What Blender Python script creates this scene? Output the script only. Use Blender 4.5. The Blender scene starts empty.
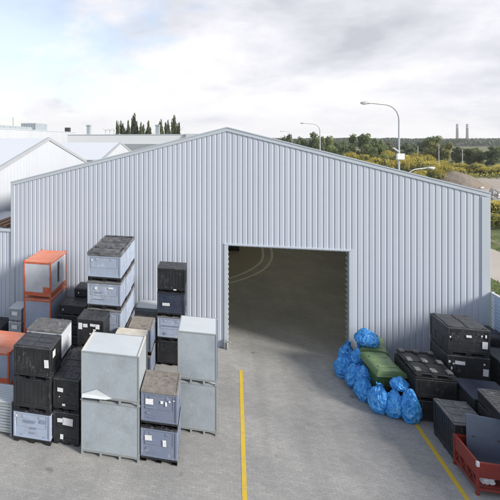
import bpy, bmesh, math, random
from mathutils import Vector, Matrix, noise as mnoise
random.seed(7)
C = bpy.context.scene
COL = C.collection
# ------------------------------------------------------------------ camera frame (used to lay far things out)
TH = math.radians(13.06); CAMX, CAMY, CAMZ = -0.50, -20.61, 9.24
FOC, PPX, PPY = 450.0, 111.0, 140.0
def ray(px, py):
    a = (px-PPX)/FOC; b = -(py-PPY)/FOC
    return Vector((math.cos(TH)*a-math.sin(TH), math.sin(TH)*a+math.cos(TH), b))
def ground(px, py, z=0.0):
    r = ray(px, py); t = (z-CAMZ)/r.z
    return Vector((CAMX+t*r.x, CAMY+t*r.y, z))
def far(px, depth, z=0.0):
    r = ray(px, PPY)
    return Vector((CAMX+depth*r.x, CAMY+depth*r.y, z))
def height(py, depth): return CAMZ-(py-PPY)/FOC*depth

# ------------------------------------------------------------------ materials
MATS = {}
def nodes_of(m):
    m.use_nodes = True
    nt = m.node_tree
    nt.nodes.clear()
    return nt, nt.nodes, nt.links
def principled(name):
    m = bpy.data.materials.new(name); nt, N, L = nodes_of(m)
    out = N.new('ShaderNodeOutputMaterial'); b = N.new('ShaderNodeBsdfPrincipled')
    L.new(b.outputs[0], out.inputs[0])
    return m, nt, N, L, b
def coords(N, L, rnd=True):
    tc = N.new('ShaderNodeTexCoord')
    if not rnd: return tc.outputs['Object']
    oi = N.new('ShaderNodeObjectInfo'); ad = N.new('ShaderNodeVectorMath'); ad.operation = 'MULTIPLY_ADD'
    L.new(oi.outputs['Random'], ad.inputs[0]); ad.inputs[1].default_value = (57, 31, 43)
    L.new(tc.outputs['Object'], ad.inputs[2])
    return ad.outputs[0]
def noise(N, L, vec, scale, detail=4, rough=0.55, stretch=None):
    n = N.new('ShaderNodeTexNoise'); n.inputs['Scale'].default_value = scale
    n.inputs['Detail'].default_value = detail; n.inputs['Roughness'].default_value = rough
    if stretch:
        mp = N.new('ShaderNodeVectorMath'); mp.operation = 'MULTIPLY'; mp.inputs[1].default_value = stretch
        L.new(vec, mp.inputs[0]); vec = mp.outputs[0]
    L.new(vec, n.inputs['Vector'])
    return n.outputs['Fac']
def ramp(N, L, fac, stops):
    r = N.new('ShaderNodeValToRGB'); e = r.color_ramp.elements
    while len(e) < len(stops): e.new(0.5)
    for el, (p, c) in zip(e, stops):
        el.position = p; el.color = (c[0], c[1], c[2], 1) if not isinstance(c, (int, float)) else (c, c, c, 1)
    L.new(fac, r.inputs[0]); return r.outputs[0]
def mixc(N, L, fac, a, b, mode='MIX'):
    m = N.new('ShaderNodeMix'); m.data_type = 'RGBA'; m.blend_type = mode
    for s, v in ((0, fac), (6, a), (7, b)):
        if isinstance(v, (int, float)): m.inputs[s].default_value = v
        elif isinstance(v, tuple): m.inputs[s].default_value = (v[0], v[1], v[2], 1)
        else: L.new(v, m.inputs[s])
    return m.outputs[2]
def bumpn(N, L, b, h, strength, dist=0.02):
    bp = N.new('ShaderNodeBump'); bp.inputs['Strength'].default_value = strength; bp.inputs['Distance'].default_value = dist
    L.new(h, bp.inputs['Height']); L.new(bp.outputs[0], b.inputs['Normal'])

def mat(name, col, rough=0.5, metal=0.0, dirt=(0.3, 0.29, 0.27), dirt_amt=0.35, scale=3.0, tint=0.18, bump=0.15, streak=None, spec=0.5, bscale=None, scuff=None, scale2=7.0, sheets=False):
    """worn paint / plastic / metal: base colour, cloudy dirt, scuffs, each object slightly its own tint"""
    if name in MATS: return MATS[name]
    m, nt, N, L, b = principled(name)
    v = coords(N, L)
    n1 = noise(N, L, v, scale, 6, 0.62, streak)
    n2 = noise(N, L, v, scale*9, 4, 0.6)
    d1 = ramp(N, L, n1, [(0.42, 0.0), (0.72, 1.0)])
    d2 = ramp(N, L, n2, [(0.5, 0.0), (0.72, 1.0)])
    dm = N.new('ShaderNodeMath'); dm.operation = 'MULTIPLY_ADD'; L.new(d1, dm.inputs[0]); dm.inputs[1].default_value = dirt_amt
    d3 = N.new('ShaderNodeMath'); d3.operation = 'MULTIPLY'; L.new(d2, d3.inputs[0]); d3.inputs[1].default_value = dirt_amt*0.5
    L.new(d3.outputs[0], dm.inputs[2])
    oi = N.new('ShaderNodeObjectInfo')
    mr = N.new('ShaderNodeMapRange'); L.new(oi.outputs['Random'], mr.inputs[0]); mr.inputs[3].default_value = 1-tint; mr.inputs[4].default_value = 1+tint
    hsv = N.new('ShaderNodeHueSaturation'); hsv.inputs['Color'].default_value = (*col, 1); L.new(mr.outputs[0], hsv.inputs['Value'])
    c = mixc(N, L, dm.outputs[0], hsv.outputs[0], dirt)
    if scuff:
        s1 = noise(N, L, v, scale2, 5, 0.7, (1, 1, .45)); s2 = noise(N, L, v, 1.1, 2, 0.5)
        sm_ = N.new('ShaderNodeMath'); sm_.operation = 'MULTIPLY_ADD'; L.new(s2, sm_.inputs[0]); sm_.inputs[1].default_value = .5; L.new(s1, sm_.inputs[2])
        c = mixc(N, L, ramp(N, L, sm_.outputs[0], [(.86, 0.0), (.94, scuff[1])]), c, scuff[0])
    if sheets:
        # each cladding sheet a touch different; splash dirt along the foot of the wall
        sx = N.new('ShaderNodeSeparateXYZ'); L.new(v, sx.inputs[0])
        q = N.new('ShaderNodeMath'); q.operation = 'DIVIDE'; L.new(sx.outputs[0], q.inputs[0]); q.inputs[1].default_value = 1.1
        fl = N.new('ShaderNodeMath'); fl.operation = 'FLOOR'; L.new(q.outputs[0], fl.inputs[0])
        wn = N.new('ShaderNodeTexWhiteNoise'); wn.noise_dimensions = '1D'; L.new(fl.outputs[0], wn.inputs['W'])
        c = mixc(N, L, 1.0, c, ramp(N, L, wn.outputs['Value'], [(0, .95), (1, 1.0)]), 'MULTIPLY')
        fz = N.new('ShaderNodeMapRange'); L.new(sx.outputs[2], fz.inputs[0]); fz.inputs[1].default_value = .9; fz.inputs[2].default_value = 0.0
        fm = N.new('ShaderNodeMath'); fm.operation = 'MULTIPLY'; L.new(fz.outputs[0], fm.inputs[0]); L.new(n2, fm.inputs[1])
        c = mixc(N, L, fm.outputs[0], c, (.25, .24, .22))
        stv = noise(N, L, v, 1.0, 5, .6, (5, 1, .12))
        c = mixc(N, L, ramp(N, L, stv, [(.55, 0.0), (.75, .22)]), c, (.36, .38, .41))
    L.new(c, b.inputs['Base Color'])
    b.inputs['Metallic'].default_value = metal
    rr = N.new('ShaderNodeMapRange'); L.new(n1, rr.inputs[0]); rr.inputs[3].default_value = max(0.05, rough-0.15); rr.inputs[4].default_value = min(1, rough+0.2)
    L.new(rr.outputs[0], b.inputs['Roughness'])
    b.inputs['Specular IOR Level'].default_value = spec
    if bump: bumpn(N, L, b, noise(N, L, v, bscale or scale*2, 3, 0.5), bump, 0.03)
    MATS[name] = m
    return m

M_BLACK = mat('black_plastic', (0.013, 0.014, 0.017), 0.5, dirt=(0.04, 0.041, 0.045), dirt_amt=0.4, scale=2.5, scuff=((.3, .31, .33), .22), scale2=13)
M_BLACKLID = mat('black_lid_plastic', (0.03, 0.032, 0.037), 0.5, dirt=(0.10, 0.10, 0.108), dirt_amt=0.55, scale=4, scuff=((.34, .34, .34), .22), scale2=13)
M_NAVY = mat('navy_plastic', (0.03, 0.042, 0.075), 0.45, dirt=(0.1, 0.11, 0.13), dirt_amt=0.35, scale=3)
M_BLUEGREY = mat('blue_grey_plastic', (0.32, 0.38, 0.49), 0.45, dirt=(0.25, 0.27, 0.3), dirt_amt=0.5, scale=2.5, tint=0.12, scuff=((.55, .58, .62), .4), scale2=12)
M_PALEGREY = mat('pale_grey_plastic', (0.52, 0.55, 0.60), 0.45, dirt=(0.3, 0.3, 0.3), dirt_amt=0.35, scale=2.5, tint=0.1)  # for sunlit blue-grey crates too: the sun's brightening is put into this colour
M_SLATE = mat('slate_plastic', (0.165, 0.2, 0.285), 0.45, dirt=(0.2, 0.21, 0.235), dirt_amt=0.45, scale=2.5, tint=0.1, scuff=((.42, .44, .48), .4), scale2=12)
M_LIDGREY = mat('grey_lid_plastic', (0.11, 0.11, 0.115), 0.6, dirt=(0.24, 0.23, 0.22), dirt_amt=0.6, scale=5, scuff=((.45, .45, .45), .5))
M_LIDCOOL = mat('cool_grey_lid', (0.06, 0.063, 0.07), 0.55, dirt=(0.24, 0.24, 0.245), dirt_amt=0.65, scale=4, tint=0.25, scuff=((.4, .4, .42), .4), scale2=9)
M_LIDBROWN = mat('dusty_brown_lid', (0.20, 0.18, 0.16), 0.7, dirt=(0.32, 0.29, 0.25), dirt_amt=0.7, scale=6, scuff=((.06, .055, .05), .7))
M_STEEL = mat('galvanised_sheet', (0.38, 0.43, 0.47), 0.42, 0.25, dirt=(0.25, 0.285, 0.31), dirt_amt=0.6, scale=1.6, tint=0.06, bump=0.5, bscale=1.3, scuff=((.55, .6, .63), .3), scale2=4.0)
M_STEELTOP = mat('galvanised_top_sheet', (0.62, 0.66, 0.68), 0.4, 0.15, dirt=(0.5, 0.5, 0.48), dirt_amt=0.3, scale=2, tint=0.05, bump=0.2, bscale=1.5)  # paler than the side sheet: light falling on box tops put into the colour
M_STEELFRAME = mat('galvanised_frame', (0.36, 0.39, 0.40), 0.45, 0.4, dirt_amt=0.3, scale=4, tint=0.05)
M_ORANGE = mat('orange_paint', (0.55, 0.10, 0.035), 0.5, dirt=(0.5, 0.28, 0.2), dirt_amt=0.5, scale=3, tint=0.06)
M_ORANGEROOF = mat('faded_orange_sheet', (0.66, 0.21, 0.12), 0.55, dirt=(0.62, 0.4, 0.32), dirt_amt=0.6, scale=2.2, tint=0.05)
M_RED = mat('red_paint', (0.26, 0.028, 0.02), 0.42, dirt=(0.16, 0.06, 0.05), dirt_amt=0.5, scale=4, tint=0.05)
M_PAPER = mat('white_paper', (0.74, 0.75, 0.77), 0.7, dirt=(0.42, 0.42, 0.44), dirt_amt=0.5, scale=9, tint=0.12, bump=0, streak=(1, 1, 4))
M_INK = mat('faded_print', (0.17, 0.21, 0.31), 0.6, dirt=(0.27, 0.32, 0.42), dirt_amt=0.8, scale=30, tint=0.05, bump=0)
M_CREAM = mat('cream_painted_wood', (0.62, 0.58, 0.5), 0.65, dirt=(0.4, 0.36, 0.3), dirt_amt=0.45, scale=4)
M_WOOD = mat('weathered_plank', (0.33, 0.17, 0.09), 0.75, dirt=(0.2, 0.15, 0.11), dirt_amt=0.6, scale=4, streak=(8, 1, 8))
M_CLAD = mat('hall_cladding_paint', (0.487, 0.532, 0.61), 0.45, 0.0, dirt=(0.44, 0.485, 0.55), dirt_amt=0.45, scale=0.35, tint=0.0, bump=0.05, streak=(3, 1, 0.35), sheets=True)
M_TRIM = mat('hall_trim_paint', (0.47, 0.52, 0.58), 0.4, 0.0, dirt=(0.4, 0.43, 0.47), dirt_amt=0.4, scale=1, tint=0.03, bump=0.05)
M_INNER = mat('hall_liner', (0.34, 0.35, 0.33), 0.7, dirt_amt=0.3, scale=1, tint=0.0, bump=0)
M_ROOF = mat('hall_roof_sheet', (0.42, 0.44, 0.46), 0.5, dirt_amt=0.3, scale=0.5, tint=0.0)
M_WHITEHALL = mat('white_cladding', (0.50, 0.525, 0.565), 0.5, dirt=(0.42, 0.445, 0.49), dirt_amt=0.5, scale=0.12, tint=0.0, bump=0, streak=(3, 3, 0.5))
M_WHITEROOF = mat('white_roof_membrane', (0.62, 0.645, 0.68), 0.45, dirt=(0.54, 0.565, 0.6), dirt_amt=0.25, scale=0.15, tint=0.0, bump=0)
M_GREYWALL = mat('pale_grey_render', (0.66, 0.68, 0.72), 0.7, dirt=(0.56, 0.58, 0.62), dirt_amt=0.35, scale=0.08, tint=0.04, bump=0)
M_TRIM2 = mat('grey_rake_trim', (0.36, 0.38, 0.41), 0.5, dirt_amt=0.3, scale=0.5, tint=0.0, bump=0)
M_GREYBOX = mat('grey_plant_cladding', (0.30, 0.34, 0.37), 0.6, dirt=(0.24, 0.26, 0.28), dirt_amt=0.4, scale=0.4, tint=0.05, bump=0)
M_DARKBOX = mat('dark_metal', (0.03, 0.03, 0.03), 0.5, dirt_amt=0.1, tint=0.0)
M_FENCE = mat('blue_corrugated_paint', (0.42, 0.54, 0.68), 0.5, dirt=(0.4, 0.46, 0.52), dirt_amt=0.4, scale=1.2, tint=0.0, bump=0.05)
M_POSTWHITE = mat('white_post_paint', (0.66, 0.68, 0.7), 0.5, dirt_amt=0.25, scale=5, tint=0.02)
M_GREEN = mat('lit_green_bin_plastic', (0.135, 0.22, 0.09), 0.42, dirt=(0.24, 0.31, 0.19), dirt_amt=0.55, scale=3, tint=0.08)  # lid copy of the bin plastic, lightened: top highlights put into the colour
M_GREENBODY = mat('shaded_green_bin_plastic', (0.06, 0.135, 0.04), 0.45, dirt=(0.14, 0.2, 0.11), dirt_amt=0.45, scale=3, tint=0.05)  # body copy of the same plastic, painted dimmer than the lit lid
M_RUBBER = mat('black_rubber', (0.012, 0.012, 0.012), 0.7, dirt_amt=0.2, tint=0.05)
M_LAMP = mat('lamp_post_zinc', (0.48, 0.5, 0.52), 0.45, 0.2, dirt_amt=0.25, scale=3, tint=0.03)
M_GLASS = mat('lamp_glass', (0.7, 0.72, 0.72), 0.2, dirt_amt=0.1, tint=0.0)
M_PANEL = mat('grey_blue_board', (0.08, 0.105, 0.155), 0.5, dirt=(0.13, 0.15, 0.19), dirt_amt=0.4, scale=3, tint=0.0)
M_BLUESHEET = mat('blue_sheet_plastic', (0.03, 0.12, 0.55), 0.35, dirt=(0.1, 0.25, 0.6), dirt_amt=0.3, scale=8, tint=0.05, bump=0.4)
M_DUCT = mat('zinc_duct', (0.36, 0.41, 0.44), 0.45, 0.2, dirt_amt=0.3, scale=0.6, tint=0.05)
M_STACK = mat('chimney_brick', (0.13, 0.07, 0.06), 0.8, dirt=(0.1, 0.06, 0.06), dirt_amt=0.4, scale=0.1, tint=0.0, bump=0)
M_STACKBAND = mat('chimney_white_band', (0.5, 0.46, 0.45), 0.8, dirt_amt=0.3, scale=0.1, tint=0.0, bump=0)
M_BARK = mat('bark', (0.09, 0.065, 0.045), 0.9, dirt=(0.13, 0.11, 0.09), dirt_amt=0.6, scale=3, tint=0.1, bump=0.5)
def added_rooflight_material():  # rooflights are added, unseen from outside, to brighten the dark hall interior
    m, nt, N, L, b = principled('added_translucent_rooflight')
    t = N.new('ShaderNodeBsdfTranslucent'); t.inputs[0].default_value = (.82, .80, .68, 1)
    L.new(t.outputs[0], N['Material Output'].inputs[0])
    return m
M_ADDED_ROOFLIGHT = added_rooflight_material()

def foliage(name, dark, light, transl=0.25):
    m, nt, N, L, b = principled(name)
    g = N.new('ShaderNodeNewGeometry')
    v = coords(N, L)
    n = noise(N, L, v, 0.35, 3)
    mm = N.new('ShaderNodeMath'); mm.operation = 'MULTIPLY_ADD'; L.new(g.outputs['Random Per Island'], mm.inputs[0]); mm.inputs[1].default_value = 0.45
    n2 = N.new('ShaderNodeMath'); n2.operation = 'MULTIPLY_ADD'; L.new(n, n2.inputs[0]); n2.inputs[1].default_value = 1.3; n2.inputs[2].default_value = -0.38
    L.new(n2.outputs[0], mm.inputs[2])
    c = ramp(N, L, mm.outputs[0], [(0.15, dark), (0.85, light)])
    oi = N.new('ShaderNodeObjectInfo'); mr = N.new('ShaderNodeMapRange'); L.new(oi.outputs['Random'], mr.inputs[0]); mr.inputs[3].default_value = 0.8; mr.inputs[4].default_value = 1.2
    hs = N.new('ShaderNodeHueSaturation'); L.new(c, hs.inputs['Color']); L.new(mr.outputs[0], hs.inputs['Value'])
    L.new(hs.outputs[0], b.inputs['Base Color']); b.inputs['Roughness'].default_value = 0.75; b.inputs['Specular IOR Level'].default_value = 0.2
    t = N.new('ShaderNodeBsdfTranslucent'); L.new(hs.outputs[0], t.inputs[0])
    mx = N.new('ShaderNodeMixShader'); mx.inputs[0].default_value = transl
    L.new(b.outputs[0], mx.inputs[1]); L.new(t.outputs[0], mx.inputs[2])
    L.new(mx.outputs[0], N['Material Output'].inputs[0])
    return m
F_DARK = foliage('dark_leaves', (0.10, 0.13, 0.075), (0.25, 0.285, 0.155), .5)
F_MID = foliage('mid_leaves', (0.125, 0.16, 0.08), (0.29, 0.33, 0.15), .5)
F_LIGHT = foliage('pale_autumn_leaves', (0.17, 0.18, 0.07), (0.40, 0.39, 0.17), .5)
F_BUSH = foliage('weed_leaves', (0.165, 0.19, 0.075), (0.35, 0.36, 0.16), .5)
F_GOLD = foliage('yellow_flower_heads', (0.44, 0.35, 0.06), (0.70, 0.58, 0.15), 0.3)
F_POPLAR = foliage('poplar_leaves', (0.08, 0.10, 0.06), (0.17, 0.2, 0.10), .4)
F_FOREST = foliage('forest_leaves', (0.05, 0.07, 0.055), (0.11, 0.13, 0.095), 0.2)
F_GRASS = foliage('grass_blades', (0.09, 0.14, 0.04), (0.22, 0.28, 0.10), .45)

def paving_material():
    m, nt, N, L, b = principled('concrete_block_paving')
    v = coords(N, L, False)
    rot = N.new('ShaderNodeVectorRotate'); rot.inputs['Angle'].default_value = math.radians(0); L.new(v, rot.inputs['Vector'])
    wob = N.new('ShaderNodeTexNoise'); wob.inputs['Scale'].default_value = 6; L.new(v, wob.inputs['Vector'])
    wv = N.new('ShaderNodeVectorMath'); wv.operation = 'MULTIPLY_ADD'; L.new(wob.outputs['Color'], wv.inputs[0]); wv.inputs[1].default_value = (0.02, 0.02, 0); L.new(rot.outputs[0], wv.inputs[2])
    br = N.new('ShaderNodeTexBrick'); L.new(wv.outputs[0], br.inputs['Vector'])
    br.inputs['Scale'].default_value = 1.0; br.inputs['Brick Width'].default_value = 0.2; br.inputs['Row Height'].default_value = 0.1
    br.inputs['Mortar Size'].default_value = 0.006; br.inputs['Mortar Smooth'].default_value = 0.4; br.inputs['Bias'].default_value = 0.0
    br.inputs['Color1'].default_value = (0.292, 0.29, 0.285, 1); br.inputs['Color2'].default_value = (0.338, 0.335, 0.328, 1); br.inputs['Mortar'].default_value = (0.26, 0.257, 0.25, 1)
    st = noise(N, L, v, 0.35, 6, 0.6)
    c = mixc(N, L, ramp(N, L, st, [(0.3, 0.0), (0.7, 1.0)]), mixc(N, L, 1.0, br.outputs['Color'], (0.80, 0.80, 0.80), 'MULTIPLY'), mixc(N, L, 1.0, br.outputs['Color'], (1.16, 1.15, 1.12), 'MULTIPLY'))
    # patches relaid in lighter blocks, oil spots, tyre-darkened lanes
    sp = noise(N, L, v, 2.2, 5, 0.7)
    c = mixc(N, L, ramp(N, L, sp, [(0.62, 0.0), (0.75, 0.45)]), c, (0.12, 0.115, 0.105))
    ty = noise(N, L, v, 0.8, 4, .55, (1.6, .12, 1))
    c = mixc(N, L, ramp(N, L, ty, [(.5, 0.0), (.72, .26)]), c, (0.17, 0.17, 0.165))
    oil = noise(N, L, v, 1.3, 2, .4)
    c = mixc(N, L, ramp(N, L, oil, [(.70, 0.0), (.76, .5)]), c, (0.07, 0.068, 0.065))
    fine = noise(N, L, v, 42, 3, 0.7)
    c = mixc(N, L, 0.55, c, mixc(N, L, 1.0, c, ramp(N, L, fine, [(0.3, 0.6), (0.7, 1.4)]), 'MULTIPLY'))
    pale = noise(N, L, v, 0.9, 4, 0.6, (1, 2.5, 1))
    c = mixc(N, L, ramp(N, L, pale, [(0.58, 0.0), (0.75, 0.35)]), c, (0.42, 0.41, 0.39))
    L.new(c, b.inputs['Base Color']); b.inputs['Roughness'].default_value = 0.8; b.inputs['Specular IOR Level'].default_value = 0.35
    bumpn(N, L, b, br.outputs['Fac'], -0.35, 0.008)
    return m
def ground_material():
    m, nt, N, L, b = principled('rough_grassland')
    v = coords(N, L, False)
    n1 = noise(N, L, v, 0.035, 6, 0.6); n2 = noise(N, L, v, 0.6, 6, 0.65)
    a = ramp(N, L, n2, [(0.3, (0.045, 0.07, 0.02)), (0.5, (0.09, 0.12, 0.04)), (0.68, (0.2, 0.17, 0.09))])
    d = ramp(N, L, n2, [(0.3, (0.16, 0.13, 0.09)), (0.7, (0.3, 0.25, 0.19))])
    c = mixc(N, L, ramp(N, L, n1, [(0.45, 0.0), (0.62, 0.7)]), a, d)
    L.new(c, b.inputs['Base Color']); b.inputs['Roughness'].default_value = 0.95
    bumpn(N, L, b, n2, 0.6, 0.2)
    return m
def simple_noise_mat(name, c1, c2, scale, rough=0.9, bump=0.5, bd=0.05, detail=7):
    m, nt, N, L, b = principled(name)
    v = coords(N, L, False); n = noise(N, L, v, scale, detail, 0.65); n2 = noise(N, L, v, scale*0.12, 4)
    c = mixc(N, L, 0.5, ramp(N, L, n, [(0.32, c1), (0.68, c2)]), ramp(N, L, n2, [(0.35, c1), (0.65, c2)]))
    L.new(c, b.inputs['Base Color']); b.inputs['Roughness'].default_value = rough
    bumpn(N, L, b, n, bump, bd)
    return m
M_PAVE = paving_material()
M_GROUND = ground_material()
M_FLOOR = simple_noise_mat('hall_concrete_floor', (0.165, 0.157, 0.128), (0.225, 0.215, 0.178), 1.5, 0.6, 0.1)
M_FLOORPALE = simple_noise_mat('hall_pale_floor', (0.2, 0.18, 0.15), (0.26, 0.235, 0.2), 1.0, 0.6, 0.1)
M_FLOORLINE = simple_noise_mat('floor_line_paint', (0.47, 0.47, 0.42), (0.58, 0.58, 0.52), 8, 0.6, 0.1)
M_ROAD = simple_noise_mat('dusty_road', (0.36, 0.32, 0.28), (0.46, 0.42, 0.37), 0.8, 0.9, 0.2)
M_DIRT = simple_noise_mat('grey_brown_earth', (0.15, 0.125, 0.1), (0.26, 0.22, 0.18), 0.8, 0.95, 1.0, 0.3)
M_SAND = simple_noise_mat('pale_bare_ground', (0.30, 0.26, 0.22), (0.42, 0.38, 0.33), 0.35, 0.95, 0.4, 0.1)
M_RUBBLE = mat('rubble', (0.48, 0.46, 0.44), 0.9, dirt=(0.2, 0.18, 0.16), dirt_amt=0.9, scale=0.8, tint=0.0, bump=0.5)
def road_paint():
    m, nt, N, L, b = principled('yellow_line_paint')
    v = coords(N, L, False)
    n = noise(N, L, v, 26, 4, 0.7); n2 = noise(N, L, v, 2.5, 4, 0.6)
    mm = N.new('ShaderNodeMath'); mm.operation = 'MULTIPLY'; L.new(n, mm.inputs[0]); L.new(n2, mm.inputs[1])
    c = mixc(N, L, ramp(N, L, mm.outputs[0], [(0.27, 0.0), (0.40, 0.75)]), (0.62, 0.43, 0.035), (0.34, 0.28, 0.16))
    L.new(c, b.inputs['Base Color']); b.inputs['Roughness'].default_value = 0.65
    return m
M_LINE = road_paint()
def bag_material():
    m, nt, N, L, b = principled('blue_bag_film')
    v = coords(N, L)
    n = noise(N, L, v, 7, 6, 0.65); n2 = noise(N, L, v, 2.5, 3, 0.5)
    c = ramp(N, L, n, [(0.3, (0.015, 0.16, 0.56)), (0.5, (0.04, 0.32, 0.76)), (0.66, (0.17, 0.5, 0.86)), (0.8, (0.35, 0.62, 0.9))])  # pale blue blotches put the film's highlights into the colour
    L.new(c, b.inputs['Base Color']); b.inputs['Roughness'].default_value = 0.36
    b.inputs['Coat Weight'].default_value = 0.12; b.inputs['Coat Roughness'].default_value = 0.2
    rg = N.new('ShaderNodeTexNoise'); rg.noise_type = 'RIDGED_MULTIFRACTAL'; rg.inputs['Scale'].default_value = 4.0; rg.inputs['Detail'].default_value = 3.5; rg.inputs['Roughness'].default_value = .55; L.new(v, rg.inputs['Vector'])
    bumpn(N, L, b, rg.outputs['Fac'], 0.6, 0.05)
    return m
M_BAG = bag_material()

# ------------------------------------------------------------------ mesh helpers
def add_box(bm, x0, x1, y0, y1, z0, z1, bev=0.0, mtx=None):
    vs = [bm.verts.new(((x0, x1)[i & 1], (y0, y1)[(i >> 1) & 1], (z0, z1)[(i >> 2) & 1])) for i in range(8)]
    fs = [bm.faces.new([vs[i] for i in q]) for q in ((0, 2, 3, 1), (4, 5, 7, 6), (0, 1, 5, 4), (2, 6, 7, 3), (0, 4, 6, 2), (1, 3, 7, 5))]
    if mtx is not None: bmesh.ops.transform(bm, matrix=mtx, verts=vs)
    if bev > 0:
        es = list({e for f in fs for e in f.edges})
        bmesh.ops.bevel(bm, geom=es, offset=bev, segments=1, profile=0.5, affect='EDGES', clamp_overlap=True)
def add_prism(bm, poly, y0, y1):
    """polygon in x,z pulled along y"""
    a = [bm.verts.new((x, y0, z)) for x, z in poly]; b = [bm.verts.new((x, y1, z)) for x, z in poly]
    bm.faces.new(a); bm.faces.new(list(reversed(b)))
    n = len(poly)
    for i in range(n): bm.faces.new((a[i], b[i], b[(i+1) % n], a[(i+1) % n]))
def add_tube(bm, pts, rad, sides=8, cap=True):
    pts = [Vector(p) for p in pts]; rings = []
    for i, p in enumerate(pts):
        d = (pts[min(i+1, len(pts)-1)]-pts[max(i-1, 0)]).normalized()
        up = Vector((0, 0, 1)) if abs(d.z) < 0.9 else Vector((1, 0, 0))
        s = d.cross(up).normalized(); u = s.cross(d)
        r = rad[i] if isinstance(rad, (list, tuple)) else rad
        rings.append([bm.verts.new(p+(s*math.cos(2*math.pi*k/sides)+u*math.sin(2*math.pi*k/sides))*r) for k in range(sides)])
    for a, b in zip(rings, rings[1:]):
        for k in range(sides): bm.faces.new((a[k], a[(k+1) % sides], b[(k+1) % sides], b[k]))
    if cap:
        bm.faces.new(list(reversed(rings[0]))); bm.faces.new(rings[-1])
def mesh_of(bm, name, m, smooth=False):
    bmesh.ops.recalc_face_normals(bm, faces=bm.faces)
    me = bpy.data.meshes.new(name); bm.to_mesh(me); bm.free()
    me.materials.append(m)
    if smooth:
        for p in me.polygons: p.use_smooth = True
    return me
def link(name, data, parent=None, loc=(0, 0, 0), rz=0.0):
    o = bpy.data.objects.new(name, data); COL.objects.link(o)
    o.location = loc; o.rotation_euler = (0, 0, rz)
    if parent is not None: o.parent = parent
    return o
LABELS = {}
def tag(o, label, cat, group=None):
    n = len(label.split())
    if not 4 <= n <= 16: print('LABEL LENGTH', n, label)
    if label in LABELS and not (group and LABELS[label] == group): print('LABEL TWICE', label)
    LABELS[label] = group
    o['label'] = label; o['category'] = cat
    if group: o['group'] = group
    return o
def thing(name, label, cat, loc=(0, 0, 0), rz=0.0, group=None):
    o = link(name, None, None, loc, rz); o.empty_display_size = 0.2
    return tag(o, label, cat, group)
def struct(name, me, kind='structure'):
    o = link(name, me); o['kind'] = kind; return o
def obj(name, bm, m, parent=None, smooth=False):
    return link(name, mesh_of(bm, name, m, smooth), parent)
CACHE = {}
def cached(key, fn):
    if key not in CACHE: CACHE[key] = fn()
    return CACHE[key]
def sheet(name, pts, z, m, kind='structure'):
    bm = bmesh.new(); bm.faces.new([bm.verts.new((p[0], p[1], z)) for p in pts])
    me = mesh_of(bm, name, m)
    if me.polygons[0].normal.z < 0: me.flip_normals()
    return struct(name, me, kind)
def strip(bm, pts, w, z):
    pts = [Vector((p[0], p[1], z)) for p in pts]; L_, R_ = [], []
    for i, p in enumerate(pts):
        d = (pts[min(i+1, len(pts)-1)]-pts[max(i-1, 0)]).normalized(); s = Vector((-d.y, d.x, 0))*(w/2)
        L_.append(bm.verts.new(p+s)); R_.append(bm.verts.new(p-s))
    for i in range(len(pts)-1): bm.faces.new((R_[i], R_[i+1], L_[i+1], L_[i]))

# ------------------------------------------------------------------ ground
bm = bmesh.new()
add = 3000
rings = [0, 60, 200, 800, add]
bmesh.ops.create_grid(bm, x_segments=40, y_segments=40, size=add)
struct('ground', mesh_of(bm, 'ground', M_GROUND))
sheet('yard_paving', [(-60, -40), (10.2, -40), (10.2, 0.12), (9.9, .12), (9.9, 39.9), (-10.2, 39.9), (-10.2, .12), (-60, 0.12)], 0.012, M_PAVE)
def curve_pts(pix): return [ground(*p) for p in pix]
inner = [(222, 280.5), (229.8, 278.3), (236, 276.4), (242.4, 274), (248, 271.4), (252.2, 269), (257, 265.8), (260.6, 262.5), (262.4, 259), (263, 256), (262.9, 252), (262.4, 248.5), (261.5, 245), (260, 241)]
outer = [(222, 285), (228.4, 283.5), (235, 282), (241, 280), (248, 277.6), (255, 274.7), (260.5, 271.8), (264.8, 268.8), (268.5, 265), (271, 260.4), (272, 257.5), (272, 254.8), (271.8, 251.5), (271, 248.5), (270, 245), (268.5, 241)]
bm = bmesh.new(); strip(bm, curve_pts(inner), 0.17, 0.02); strip(bm, curve_pts(outer), 0.17, 0.02)
me = mesh_of(bm, 'floor_markings', M_FLOORLINE)
struct('floor_markings', me)
ip = curve_pts(inner)
sheet('floor_patch', [(p.x, p.y) for p in ip]+[(-6, ip[-1].y), (-6, ip[0].y)], 0.016, M_FLOORPALE)
for i, (a, b, w) in enumerate((((0.50, -1.85), (0.20, -9.4), 0.125), ((5.86, -3.3), (5.765, -9.4), 0.125))):
    bm = bmesh.new(); pts = [Vector(a).lerp(Vector(b), k/12) for k in range(13)]
    strip(bm, pts, w, 0.017)
    struct('yellow_line', mesh_of(bm, 'yellow_line', M_LINE))
# road and bare ground to the right of the hall
ra = [ground(p, q) for p, q in ((486, 246.5), (500, 252), (560, 275))]; rb = [ground(p, q) for p, q in ((560, 312), (500, 283), (486, 275.5))]
dr = (ra[0]-ra[1]).normalized(); ra.insert(0, ra[0]+dr*90); dq = (rb[-1]-rb[-2]).normalized(); rb.append(rb[-1]+dq*90)
sheet('road', [(p.x, p.y) for p in ra+rb], 0.006, M_ROAD)
bare = [ground(p, q) for p, q in ((404, 181), (440, 177), (470, 174), (540, 172), (560, 196), (500, 205), (478, 206), (440, 200))]
sheet('bare_ground', [(p.x, p.y) for p in bare], 0.008, M_SAND)

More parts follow.
